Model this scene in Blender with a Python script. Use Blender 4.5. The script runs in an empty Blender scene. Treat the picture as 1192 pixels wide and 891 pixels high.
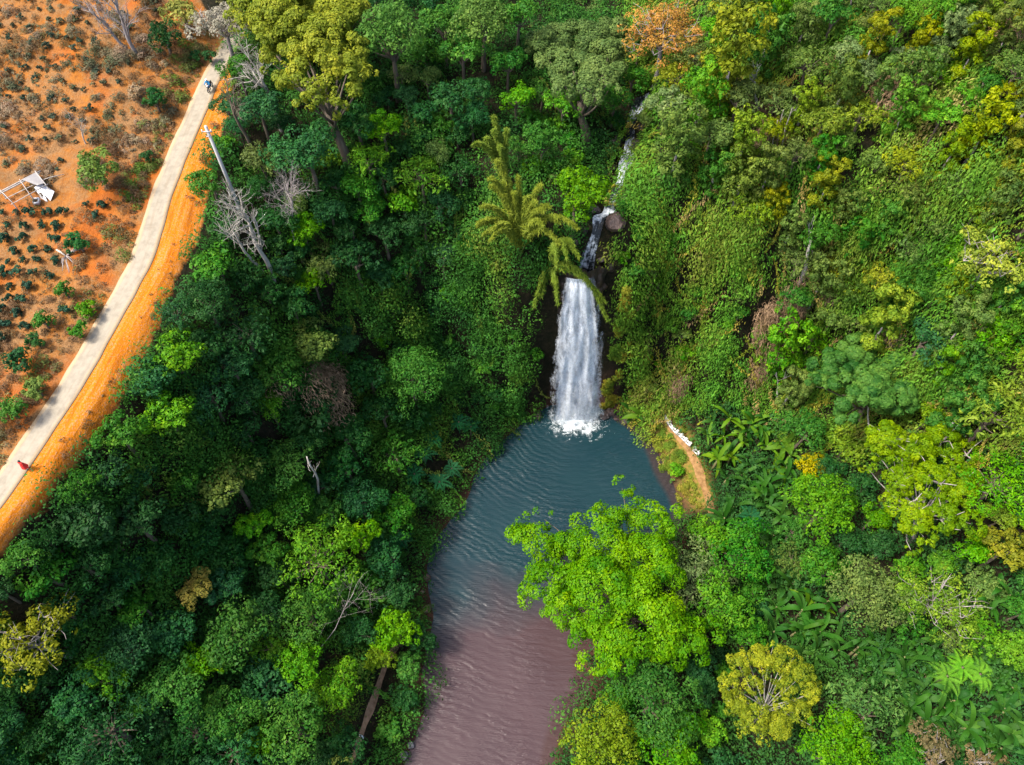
import bpy, math, random
import numpy as np
from mathutils import Vector

R_ = math.radians
SC = bpy.context.scene
COL = SC.collection

# ------------------------------------------------------------------ camera
CAM_H, PITCH = 105.0, R_(58.0)
W0, H0, F0 = 1192.0, 891.0, 893.0          # size of the photograph and the focal length in its pixels
cam_d = bpy.data.cameras.new('camera')
cam_d.sensor_fit = 'HORIZONTAL'
cam_d.sensor_width = 36.0
cam_d.lens = 36.0 * F0 / W0
cam_d.clip_end = 2000
cam = bpy.data.objects.new('camera', cam_d)
cam.location = (0, 0, CAM_H)
cam.rotation_euler = (R_(90) - PITCH, 0, 0)
COL.objects.link(cam)
SC.camera = cam

# ------------------------------------------------------------------ world, sun, exposure
SUN_EL, SUN_AZ = R_(58.0), R_(-97.0)       # azimuth from +Y towards +X
wd = bpy.data.worlds.new('World')
SC.world = wd
wd.use_nodes = True
nt = wd.node_tree
nt.nodes.clear()
sky = nt.nodes.new('ShaderNodeTexSky')
sky.sky_type = 'NISHITA'
sky.sun_disc = False
sky.sun_elevation = SUN_EL
sky.sun_rotation = SUN_AZ
sky.air_density = 1.0
sky.dust_density = 4.0
bg = nt.nodes.new('ShaderNodeBackground')
bg.inputs['Strength'].default_value = 0.15
wo = nt.nodes.new('ShaderNodeOutputWorld')
nt.links.new(sky.outputs[0], bg.inputs['Color'])
nt.links.new(bg.outputs[0], wo.inputs['Surface'])
sl = bpy.data.lights.new('sun', 'SUN')
sl.energy = 3.3
sl.angle = R_(12.0)
sl.color = (1.0, 0.94, 0.84)
so = bpy.data.objects.new('sun', sl)
sv = Vector((math.sin(SUN_AZ) * math.cos(SUN_EL), math.cos(SUN_AZ) * math.cos(SUN_EL), math.sin(SUN_EL)))
so.rotation_euler = (-sv).to_track_quat('-Z', 'Y').to_euler()
so.location = (-60, 40, 150)
COL.objects.link(so)
SC.view_settings.view_transform = 'Standard'
SC.view_settings.look = 'None'
SC.view_settings.exposure = 1.38
SC.view_settings.gamma = 1.0
SC.view_settings.use_curve_mapping = False
SC.cycles.max_bounces = 6
SC.cycles.diffuse_bounces = 3
SC.cycles.glossy_bounces = 2
SC.cycles.transmission_bounces = 3
SC.cycles.transparent_max_bounces = 12

rng = np.random.default_rng(7)

# ------------------------------------------------------------------ reading places off the photograph
CP, SP = math.cos(PITCH), math.sin(PITCH)


def ray(px, py):
    u = (px - W0 / 2) / F0
    v = (H0 / 2 - py) / F0
    return np.array((u, CP + v * SP, -SP + v * CP))


def at_z(px, py, z):
    d = ray(px, py)
    t = (CAM_H - z) / -d[2]
    return np.array((d[0] * t, d[1] * t, z))


def project(x, y, z):
    dz = z - CAM_H
    depth = y * CP - dz * SP
    up = y * SP + dz * CP
    return W0 / 2 + F0 * x / depth, H0 / 2 - F0 * up / depth, depth


# ------------------------------------------------------------------ terrain
ROAD_PX = [(-40, 622), (0, 572), (17, 548), (47, 503), (83, 450), (125, 376), (150, 332), (167, 300), (189, 225), (207, 180),
           (231, 126), (243, 96), (256, 74), (275, 40), (296, 0), (318, -40)]


def road_z(py):
    return 37.0 + (600 - py) / 500 * 4


ROAD = np.array([at_z(px, py, road_z(py)) for px, py in ROAD_PX])

CTRL = [  # photograph x, y, ground height
    (0, 0, 46), (100, 0, 46), (200, 0, 44.5), (0, 100, 43), (100, 100, 43), (180, 100, 42), (0, 200, 41.2), (100, 200, 41.2),
    (0, 300, 39.7), (80, 300, 39.7), (0, 400, 38.7), (60, 400, 38.6), (0, 480, 37.8), (140, 250, 40.2),
    (262, 130, 40.3), (240, 220, 39.6), (228, 280, 38.9), (200, 330, 38.3), (172, 400, 37.7), (145, 455, 37), (110, 510, 36.5),
    (65, 570, 36), (30, 610, 35.6), (0, 645, 35),
    (300, 250, 36), (320, 330, 32), (300, 400, 31), (250, 450, 31), (200, 520, 30), (150, 580, 29), (100, 640, 28), (50, 700, 27), (0, 750, 26),
    (420, 200, 37), (400, 300, 30), (400, 400, 20), (350, 480, 19), (300, 550, 18), (250, 620, 17), (200, 700, 16), (120, 800, 16), (50, 860, 17), (0, 891, 18),
    (480, 320, 25), (500, 400, 13), (470, 480, 9), (430, 560, 8), (400, 640, 7), (350, 720, 8), (300, 800, 8), (250, 880, 8),
    (560, 480, 4), (520, 540, 3), (490, 600, 2), (470, 660, 1.6), (440, 740, 3), (400, 890, 3), (440, 860, 1.6),
    (620, 335, 28), (600, 300, 31), (560, 330, 25), (630, 300, 32), (600, 400, 13), (560, 420, 10), (618, 450, 4), (590, 480, 2),
    (450, 60, 43), (550, 60, 43), (350, 60, 43), (300, 120, 41.5), (550, 180, 38), (640, 60, 41.5), (640, 180, 37.5), (500, 250, 33),
    (690, 300, 31.4), (700, 260, 32.4), (715, 220, 34), (725, 185, 35.4), (735, 150, 36.8), (745, 110, 38.3), (752, 60, 40), (757, 0, 42),
    (662, 270, 35), (680, 220, 36.5), (735, 255, 36), (765, 180, 39), (800, 100, 43), (850, 30, 46),
    (300, 0, 46), (450, 0, 46), (600, 0, 44), (900, 0, 50), (1050, 0, 53), (1192, 0, 56),
    (740, 330, 29), (745, 400, 14), (730, 462, 2), (800, 300, 30), (800, 400, 15), (800, 460, 5), (860, 250, 36), (860, 350, 25), (880, 450, 10), (850, 500, 5),
    (900, 150, 42), (950, 250, 37), (1000, 150, 45), (1000, 300, 32), (960, 380, 22), (950, 450, 14), (1050, 220, 42), (1100, 100, 50),
    (1192, 120, 53), (1192, 250, 46), (1120, 300, 38), (1050, 380, 26), (1192, 380, 36), (1120, 450, 25), (1192, 500, 28), (1030, 500, 16),
    (1100, 580, 18), (1192, 620, 22), (960, 560, 9), (900, 540, 5), (1000, 640, 11), (1100, 700, 13), (1192, 750, 16), (930, 650, 7),
    (860, 600, 3.5), (870, 700, 4), (960, 750, 7), (1050, 800, 9), (1150, 850, 12), (1192, 891, 13), (900, 800, 4.5), (950, 880, 6),
    (800, 800, 3), (750, 860, 2.5), (800, 880, 3), (725, 800, 1.2), (700, 835, 1.0), (775, 490, 2.4), (795, 520, 2.3), (815, 570, 2.2),
]
POOL_PX = [(640, 470), (615, 490), (590, 510), (568, 530), (555, 550), (545, 575), (530, 600), (515, 615), (500, 635), (495, 660), (497, 690),
           (503, 718), (500, 740), (490, 780), (492, 810), (491, 830), (480, 860), (468, 891), (455, 940), (440, 1010),
           (640, 1010), (640, 940), (646, 891), (655, 850), (672, 822), (688, 800), (680, 770), (720, 725), (765, 680), (793, 630), (797, 590), (788, 572),
           (778, 552), (768, 530), (757, 508), (738, 490), (715, 474)]
POOL = np.array([at_z(px, py, 0)[:2] for px, py in POOL_PX])


def dist_poly(px, py, poly, closed=True):
    """distance to a polyline, arc length at the foot point, signed side"""
    best = np.full(px.shape, 1e9)
    arc = np.zeros(px.shape)
    side = np.ones(px.shape)
    acc = 0.0
    n = len(poly)
    for i in range(n if closed else n - 1):
        a = poly[i]
        b = poly[(i + 1) % n]
        ab = b - a
        L = math.hypot(*ab)
        t = np.clip(((px - a[0]) * ab[0] + (py - a[1]) * ab[1]) / (L * L), 0, 1)
        dx = px - (a[0] + ab[0] * t)
        dy = py - (a[1] + ab[1] * t)
        d = np.hypot(dx, dy)
        m = d < best
        best = np.where(m, d, best)
        arc = np.where(m, acc + t * L, arc)
        side = np.where(m, np.where(ab[0] * dy - ab[1] * dx < 0, 1.0, -1.0), side)
        acc += L
    return best, arc, side


def inside(px, py, poly):
    c = np.zeros(px.shape, bool)
    n = len(poly)
    j = n - 1
    for i in range(n):
        xi, yi = poly[i]
        xj, yj = poly[j]
        with np.errstate(divide='ignore', invalid='ignore'):
            c ^= ((yi > py) != (yj > py)) & (px < (xj - xi) * (py - yi) / (yj - yi + 1e-12) + xi)
        j = i
    return c


pts = [at_z(*c) for c in CTRL]
for p in POOL:
    pts.append((p[0], p[1], 0.15))
for i in range(len(ROAD)):
    a, b = ROAD[max(i - 1, 0)], ROAD[min(i + 1, len(ROAD) - 1)]
    d = (b - a)[:2]
    n = np.array((d[1], -d[0])) / math.hypot(*d)
    for o, dz in ((-4.0, 0.5), (0, 0), (3.0, -0.1)):
        pts.append((ROAD[i][0] + n[0] * o, ROAD[i][1] + n[1] * o, ROAD[i][2] + dz))
for x in (0.5, 3.5, 6.5, 9.5, 12.5, 15.5, 18.0):               # the cliff under the fall: foot and lip
    pts.append((x, 60.9, -0.5))
    pts.append((x, 63.3, 30.6 + abs(x - 9.5) * 0.15))
pts += [(-120, -40, 36), (-120, 60, 46), (-120, 200, 62), (0, 200, 62), (120, 200, 80), (140, 80, 72), (140, -20, 52), (60, -60, 22), (0, -60, -1.5),
        (-12, -30, 1.5), (12, -30, 1.0), (0, -20, -1.0), (-45, -40, 34), (-60, 10, 37), (-25, -30, 13), (35, -30, 10), (-40, 140, 52), (40, 140, 56), (8, 140, 48)]
pts = np.array(pts, float)
# keep points apart
keep = []
for i, p in enumerate(pts):
    if all((p[0] - pts[j][0]) ** 2 + (p[1] - pts[j][1]) ** 2 > 0.8 for j in keep):
        keep.append(i)
pts = pts[keep]


def kern(d):
    return d


D = np.hypot(pts[:, None, 0] - pts[None, :, 0], pts[:, None, 1] - pts[None, :, 1])
N = len(pts)
A = np.zeros((N + 3, N + 3))
A[:N, :N] = kern(D) + np.eye(N) * -0.15
A[:N, N] = 1
A[:N, N + 1:] = pts[:, :2]
A[N, :N] = 1
A[N + 1:, :N] = pts[:, :2].T
sol = np.linalg.solve(A, np.concatenate([pts[:, 2], np.zeros(3)]))
GS = 0.5
GX = np.arange(-110, 125.01, GS)
GY = np.arange(-45, 180.01, GS)
XX, YY = np.meshgrid(GX, GY)                                    # [iy, ix]
ZZ = sol[N] + sol[N + 1] * XX + sol[N + 2] * YY
for k in range(N):
    ZZ += sol[k] * np.hypot(XX - pts[k, 0], YY - pts[k, 1])


def blur(a, s):
    n = int(3 * s) + 1
    k = np.exp(-0.5 * (np.arange(-n, n + 1) / s) ** 2)
    k /= k.sum()
    p = np.pad(a, n, mode='edge')
    p = sum(k[i] * p[i:i + a.shape[0], :] for i in range(2 * n + 1))
    return sum(k[i] * p[:, i:i + a.shape[1]] for i in range(2 * n + 1))


def vnoise(x, y, seed=0):
    """smooth value noise"""
    r = np.random.default_rng(seed)
    tab = r.random((256, 256))
    xi = np.floor(x).astype(int)
    yi = np.floor(y).astype(int)
    fx = x - xi
    fy = y - yi
    fx = fx * fx * (3 - 2 * fx)
    fy = fy * fy * (3 - 2 * fy)
    g = lambda a, b: tab[a % 256, b % 256]
    return (g(xi, yi) * (1 - fx) + g(xi + 1, yi) * fx) * (1 - fy) + (g(xi, yi + 1) * (1 - fx) + g(xi + 1, yi + 1) * fx) * fy


ZZ = blur(ZZ, 1.6)
ROAD_D, ROAD_S, ROAD_SIDE = dist_poly(XX, YY, ROAD[:, :2], False)
ROAD_SD = ROAD_D * ROAD_SIDE                                    # plus = the pool's side
rough = (vnoise(XX / 3.1, YY / 3.1, 1) - .5) * 0.9 + (vnoise(XX / 1.3, YY / 1.3, 2) - .5) * 0.35
flat = np.clip((ROAD_D - 3.0) / 7.0, 0.0, 1.0)
ZZ += rough * (0.06 + 0.94 * flat)
inpool = inside(XX, YY, POOL)
pd = dist_poly(XX, YY, POOL)[0]
ZZ = np.where(inpool, np.minimum(ZZ, 0.1 - np.clip(pd * 0.45, 0, 2.5)), np.maximum(ZZ, np.clip(pd * 0.35, 0, 0.5)))
# the road bed: level across
rp = np.concatenate([[0], np.cumsum(np.hypot(np.diff(ROAD[:, 0]), np.diff(ROAD[:, 1])))])
zr = np.interp(ROAD_S, rp, ROAD[:, 2])
wr = np.clip(1 - (ROAD_D - 2.2) / 2.0, 0, 1)
ZZ = ZZ * (1 - wr) + zr * wr


def ground(x, y):
    x = np.asarray(x, float)
    y = np.asarray(y, float)
    fx = np.clip((x - GX[0]) / GS, 0, len(GX) - 1.001)
    fy = np.clip((y - GY[0]) / GS, 0, len(GY) - 1.001)
    ix = fx.astype(int)
    iy = fy.astype(int)
    fx = fx - ix
    fy = fy - iy
    return (ZZ[iy, ix] * (1 - fx) + ZZ[iy, ix + 1] * fx) * (1 - fy) + (ZZ[iy + 1, ix] * (1 - fx) + ZZ[iy + 1, ix + 1] * fx) * fy


def gnormal(x, y, e=0.8):
    gx = (ground(x + e, y) - ground(x - e, y)) / (2 * e)
    gy = (ground(x, y + e) - ground(x, y - e)) / (2 * e)
    n = np.stack([-gx, -gy, np.ones_like(gx)], -1)
    return n / np.linalg.norm(n, axis=-1, keepdims=True)


TT = np.arange(35, 210, 0.2)


def on_ground(px, py, up=0.0):
    """where the sight line of a photograph position comes within UP of the ground"""
    d = ray(px, py)
    x, y, z = d[0] * TT, d[1] * TT, CAM_H + d[2] * TT
    below = z <= ground(x, y) + up
    i = int(np.argmax(below)) if below.any() else len(TT) - 1
    return np.array((x[i], y[i], ground(x[i], y[i]))), TT[i]


# ------------------------------------------------------------------ helpers
def link(name, me, mat=None, parent=None, loc=None):
    o = bpy.data.objects.new(name, me)
    if mat is not None and me is not None and not me.materials:
        for m in (mat if isinstance(mat, (list, tuple)) else [mat]):
            me.materials.append(m)
    COL.objects.link(o)
    if parent is not None:
        o.parent = parent
    if loc is not None:
        o.location = loc
    return o


def tag(o, label=None, cat=None, group=None, kind=None):
    if label:
        o['label'] = label
    if cat:
        o['category'] = cat
    if group:
        o['group'] = group
    if kind:
        o['kind'] = kind
    return o


def mesh_np(name, v, quads=None, tris=None, face_attr=None, smooth=False, vattr=None):
    me = bpy.data.meshes.new(name)
    v = np.ascontiguousarray(v, np.float32)
    me.vertices.add(len(v))
    me.vertices.foreach_set('co', v.ravel())
    nq = 0 if quads is None else len(quads)
    ntr = 0 if tris is None else len(tris)
    idx = []
    if nq:
        idx.append(np.asarray(quads, np.int32).ravel())
    if ntr:
        idx.append(np.asarray(tris, np.int32).ravel())
    idx = np.concatenate(idx)
    me.loops.add(len(idx))
    me.loops.foreach_set('vertex_index', idx)
    me.polygons.add(nq + ntr)
    st = np.concatenate([np.arange(nq) * 4, nq * 4 + np.arange(ntr) * 3]).astype(np.int32)
    me.polygons.foreach_set('loop_start', st)
    if smooth:
        me.polygons.foreach_set('use_smooth', np.ones(nq + ntr, bool))
    for k, a in (face_attr or {}).items():
        at = me.attributes.new(k, 'FLOAT', 'FACE')
        at.data.foreach_set('value', np.ascontiguousarray(a, np.float32))
    for k, a in (vattr or {}).items():
        at = me.attributes.new(k, 'FLOAT', 'POINT')
        at.data.foreach_set('value', np.ascontiguousarray(a, np.float32))
    me.update(calc_edges=True)
    me.validate()
    return me


class MB:
    """collects tubes, boxes and sheets into one mesh"""

    def __init__(self):
        self.v, self.q, self.t, self.n = [], [], [], 0

    def add(self, v, q=(), t=()):
        self.v.append(np.asarray(v, float))
        if len(q):
            self.q.append(np.asarray(q, int) + self.n)
        if len(t):
            self.t.append(np.asarray(t, int) + self.n)
        self.n += len(v)

    def tube(self, path, rad, sides=6, cap=True):
        path = np.asarray(path, float)
        n = len(path)
        rad = np.broadcast_to(np.asarray(rad, float), (n,))
        tan = np.gradient(path, axis=0)
        tan /= np.linalg.norm(tan, axis=1, keepdims=True) + 1e-9
        ref = np.array((0.31, 0.17, 0.93)) if abs(tan[0] @ np.array((0.31, 0.17, 0.93))) < .9 else np.array((1.0, 0, 0))
        u = np.cross(tan, ref)
        u /= np.linalg.norm(u, axis=1, keepdims=True) + 1e-9
        w = np.cross(tan, u)
        a = np.arange(sides) * 2 * math.pi / sides
        ring = u[:, None] * np.cos(a)[None, :, None] + w[:, None] * np.sin(a)[None, :, None]
        v = (path[:, None] + ring * rad[:, None, None]).reshape(-1, 3)
        i = np.arange(n - 1)[:, None] * sides
        j = np.arange(sides)[None]
        k = (j + 1) % sides
        q = np.stack([i + j, i + k, i + sides + k, i + sides + j], -1).reshape(-1, 4)
        t = []
        if cap:
            v = np.concatenate([v, path[-1:], path[:1]])
            e = (n - 1) * sides
            t = [(e + a_, e + (a_ + 1) % sides, n * sides) for a_ in range(sides)] + [((a_ + 1) % sides, a_, n * sides + 1) for a_ in range(sides)]
        self.add(v, q, t)

    def box(self, c, s, rot=0.0, tilt=None):
        s = np.asarray(s, float) / 2
        v = np.array([(x, y, z) for z in (-1, 1) for y in (-1, 1) for x in (-1, 1)], float) * s
        if tilt is not None:
            v = v @ np.asarray(tilt).T
        cr, sr = math.cos(rot), math.sin(rot)
        v = v @ np.array(((cr, -sr, 0), (sr, cr, 0), (0, 0, 1))).T
        self.add(v + np.asarray(c, float), [(0, 2, 3, 1), (4, 5, 7, 6), (0, 1, 5, 4), (2, 6, 7, 3), (0, 4, 6, 2), (1, 3, 7, 5)])

    def bar(self, a, b, w, h):
        """a squared bar from a to b"""
        a, b = np.asarray(a, float), np.asarray(b, float)
        d = b - a
        L = np.linalg.norm(d)
        d /= L
        ref = np.array((0, 0, 1.0)) if abs(d[2]) < .9 else np.array((0, 1.0, 0))
        u = np.cross(d, ref)
        u /= np.linalg.norm(u)
        w2 = np.cross(u, d)
        v = [p + u * sx * w / 2 + w2 * sz * h / 2 for p in (a, b) for sx, sz in ((-1, -1), (1, -1), (1, 1), (-1, 1))]
        self.add(v, [(0, 1, 5, 4), (1, 2, 6, 5), (2, 3, 7, 6), (3, 0, 4, 7), (3, 2, 1, 0), (4, 5, 6, 7)])

    def build(self, name, mat=None, parent=None, smooth=False, loc=None):
        me = mesh_np(name, np.concatenate(self.v), np.concatenate(self.q) if self.q else None, np.concatenate(self.t) if self.t else None, smooth=smooth)
        return link(name, me, mat, parent, loc)

    def mesh(self, name, smooth=False):
        return mesh_np(name, np.concatenate(self.v), np.concatenate(self.q) if self.q else None, np.concatenate(self.t) if self.t else None, smooth=smooth)


# ------------------------------------------------------------------ materials
def nodes(name):
    m = bpy.data.materials.new(name)
    m.use_nodes = True
    t = m.node_tree
    t.nodes.clear()
    out = t.nodes.new('ShaderNodeOutputMaterial')

    def N_(kind, ins=None, **kw):
        n = t.nodes.new('ShaderNode' + kind)
        for k, v in kw.items():
            setattr(n, k, v)
        for k, v in (ins or {}).items():
            s = n.inputs[k]
            if hasattr(v, 'is_linked') and hasattr(v, 'node'):
                t.links.new(v, s)
            else:
                s.default_value = v
        return n
    return m, t, N_, out


def rgb(c):
    return (c[0], c[1], c[2], 1.0)


def mix(N_, f, a, b, blend='MIX'):
    n = N_('Mix', data_type='RGBA', blend_type=blend)
    t = n.id_data
    for s, v in ((n.inputs[0], f), (n.inputs[6], a), (n.inputs[7], b)):
        if hasattr(v, 'node'):
            t.links.new(v, s)
        else:
            s.default_value = v if not isinstance(v, tuple) or len(v) == 4 else rgb(v)
    return n.outputs[2]


def ramp(N_, fac, stops):
    n = N_('ValToRGB', {'Fac': fac})
    cr = n.color_ramp
    while len(cr.elements) < len(stops):
        cr.elements.new(0.5)
    for e, (p, c) in zip(cr.elements, stops):
        e.position = p
        e.color = rgb(c) if isinstance(c, tuple) else (c, c, c, 1)
    return n.outputs['Color']


def math_(N_, op, a, b=0.0, c=None):
    n = N_('Math', operation=op)
    t = n.id_data
    for i, v in enumerate((a, b, c)):
        if v is None:
            continue
        if hasattr(v, 'node'):
            t.links.new(v, n.inputs[i])
        else:
            n.inputs[i].default_value = v
    return n.outputs[0]


def noise(N_, vec, scale, detail=3, rough=.55, dist=0.0):
    return N_('TexNoise', {'Vector': vec, 'Scale': scale, 'Detail': detail, 'Roughness': rough, 'Distortion': dist}).outputs['Fac']


def foliage_mat(name, translucent=.3):
    """leaf colour = object colour, varied per leaf and in patches of older and younger leaves"""
    m, t, N_, out = nodes(name)
    oi = N_('ObjectInfo')
    tint = N_('Attribute', attribute_name='tint').outputs['Fac']
    geo = N_('NewGeometry').outputs['Position']
    pn = noise(N_, geo, .55, 2)
    val = math_(N_, 'ADD', math_(N_, 'MULTIPLY', tint, 1.0), math_(N_, 'MULTIPLY', pn, .5))       # about .75 in the middle
    hs = N_('HueSaturation', {'Color': oi.outputs['Color'], 'Hue': math_(N_, 'ADD', .446, math_(N_, 'MULTIPLY', math_(N_, 'SUBTRACT', 1.5, val), .065)),
                              'Saturation': math_(N_, 'ADD', 1.0, math_(N_, 'MULTIPLY', oi.outputs['Random'], .08)), 'Value': math_(N_, 'ADD', .2, math_(N_, 'MULTIPLY', val, 1.07))})
    c = hs.outputs[0]
    p = N_('BsdfPrincipled', {'Base Color': c, 'Roughness': .55, 'Specular IOR Level': .10})
    tr = N_('BsdfTranslucent', {'Color': c})
    mx = N_('MixShader', {0: translucent, 1: p.outputs[0], 2: tr.outputs[0]})
    t.links.new(mx.outputs[0], out.inputs[0])
    return m


def cover_mat(name, cols, scale, streak=None):
    """low cover: leaf colour in patches of several species"""
    m, t, N_, out = nodes(name)
    tint = N_('Attribute', attribute_name='tint').outputs['Fac']
    sp = N_('Attribute', attribute_name='species').outputs['Fac']
    geo = N_('NewGeometry').outputs['Position']
    if streak:
        mp = N_('Mapping', {'Vector': geo, 'Scale': streak})
        geo = mp.outputs[0]
    pn = noise(N_, geo, scale, 3)
    f = math_(N_, 'ADD', math_(N_, 'MULTIPLY', sp, .55), math_(N_, 'MULTIPLY', pn, .45))
    n = len(cols)
    c = ramp(N_, f, [(.2 + .6 * i / (n - 1), col) for i, col in enumerate(cols)])
    c = mix(N_, 1.0, c, ramp(N_, tint, [(0, .45), (.5, 1.0), (1, 1.6)]), 'MULTIPLY')
    p = N_('BsdfPrincipled', {'Base Color': c, 'Roughness': .6, 'Specular IOR Level': .08})
    tr = N_('BsdfTranslucent', {'Color': c})
    mx = N_('MixShader', {0: .25, 1: p.outputs[0], 2: tr.outputs[0]})
    t.links.new(mx.outputs[0], out.inputs[0])
    return m


def bark_mat(name, a, b, scale=3.0):
    m, t, N_, out = nodes(name)
    oc = N_('TexCoord').outputs['Object']
    mp = N_('Mapping', {'Vector': oc, 'Scale': (1, 1, .25)})
    f = noise(N_, mp.outputs[0], scale, 4, .6)
    c = ramp(N_, f, [(.3, a), (.7, b)])
    bm = N_('Bump', {'Height': f, 'Strength': .5, 'Distance': .05})
    p = N_('BsdfPrincipled', {'Base Color': c, 'Roughness': .85, 'Normal': bm.outputs[0]})
    t.links.new(p.outputs[0], out.inputs[0])
    return m


def plain_mat(name, col, rough=.6, var=.25, scale=6.0, metal=0.0, bump=.2):
    m, t, N_, out = nodes(name)
    oc = N_('TexCoord').outputs['Object']
    f = noise(N_, oc, scale, 4, .6)
    c = mix(N_, f, tuple(x * (1 - var) for x in col), tuple(min(1, x * (1 + var)) for x in col))
    bm = N_('Bump', {'Height': f, 'Strength': bump, 'Distance': .02})
    p = N_('BsdfPrincipled', {'Base Color': c, 'Roughness': rough, 'Metallic': metal, 'Normal': bm.outputs[0]})
    t.links.new(p.outputs[0], out.inputs[0])
    return m


M_LEAF = foliage_mat('leaf_foliage')
M_BARK = bark_mat('brown_bark', (.05, .035, .022), (.13, .10, .07))
M_PALE = bark_mat('pale_bark', (.2, .18, .15), (.40, .37, .33))
M_GREYWOOD = bark_mat('grey_dead_wood', (.16, .135, .125), (.34, .30, .285))

# ------------------------------------------------------------------ ground
SH_PX = [(272, 60), (268, 128), (246, 200), (240, 235), (234, 275), (204, 326), (178, 395), (152, 448), (118, 502), (72, 560), (40, 602), (2, 648), (-40, 690)]
TREELINE = np.array([on_ground(*p)[0][:2] for p in SH_PX])
FIELD_PX = [(-60, 640), (0, 560), (66, 452), (108, 376), (151, 301), (177, 225), (221, 126), (240, 80), (225, 30), (205, -40), (-60, -40)]
BANK_PX = [(758, 500), (772, 482), (790, 492), (815, 530), (828, 570), (832, 592), (800, 592), (788, 572), (778, 552), (768, 530)]
ridge = np.concatenate([TREELINE[::-1], np.array([on_ground(*p)[0][:2] for p in ((225, -10), (180, -60), (-80, -60), (-80, 720))])])
BANK = np.array([at_z(px, py, 2.0)[:2] for px, py in BANK_PX])

fx = GX
m_soil = inside(XX, YY, ridge).astype(float)
m_soil = np.maximum(m_soil, (XX < -52) * 1.0)
m_soil = blur(m_soil, 1.0)
m_bank = blur(inside(XX, YY, BANK).astype(float), 1.0)
m_shoulder = blur(((ROAD_SD > 0.8) & (m_soil > .5)).astype(float), .7)
m_shore = np.clip(1 - np.abs(ZZ - 0.0) / 1.2, 0, 1) * (pd < 2.5)
nx, ny = len(GX), len(GY)
gv = np.stack([XX, YY, ZZ], -1).reshape(-1, 3)
ii = (np.arange(ny - 1)[:, None] * nx + np.arange(nx - 1)[None]).ravel()
gq = np.stack([ii, ii + 1, ii + nx + 1, ii + nx], -1)
# a skirt that carries the land on to the horizon
far = 900.0
per = np.concatenate([np.arange(nx), np.arange(1, ny) * nx + nx - 1, (ny - 1) * nx + np.arange(nx - 2, -1, -1), np.arange(ny - 2, 0, -1) * nx])
cx, cy = 7.0, 67.0
pv = gv[per].copy()
dirs = pv[:, :2] - (cx, cy)
dirs /= np.abs(dirs).max(axis=1, keepdims=True)
ov = np.concatenate([dirs * far + (cx, cy), (pv[:, 2:] * .3 + 35)], 1)
base = len(gv)
k = np.arange(len(per))
k2 = (k + 1) % len(per)
sq = np.stack([per[k], base + k, base + k2, per[k2]], -1)
z0 = np.zeros(len(per))
va = {a: np.concatenate([b.ravel(), z0]) for a, b in (('soil', m_soil), ('bank', m_bank), ('shoulder', m_shoulder), ('shore', m_shore))}
va['road_s'] = np.concatenate([ROAD_S.ravel(), z0])
va['road_d'] = np.concatenate([ROAD_SD.ravel(), z0])


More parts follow.
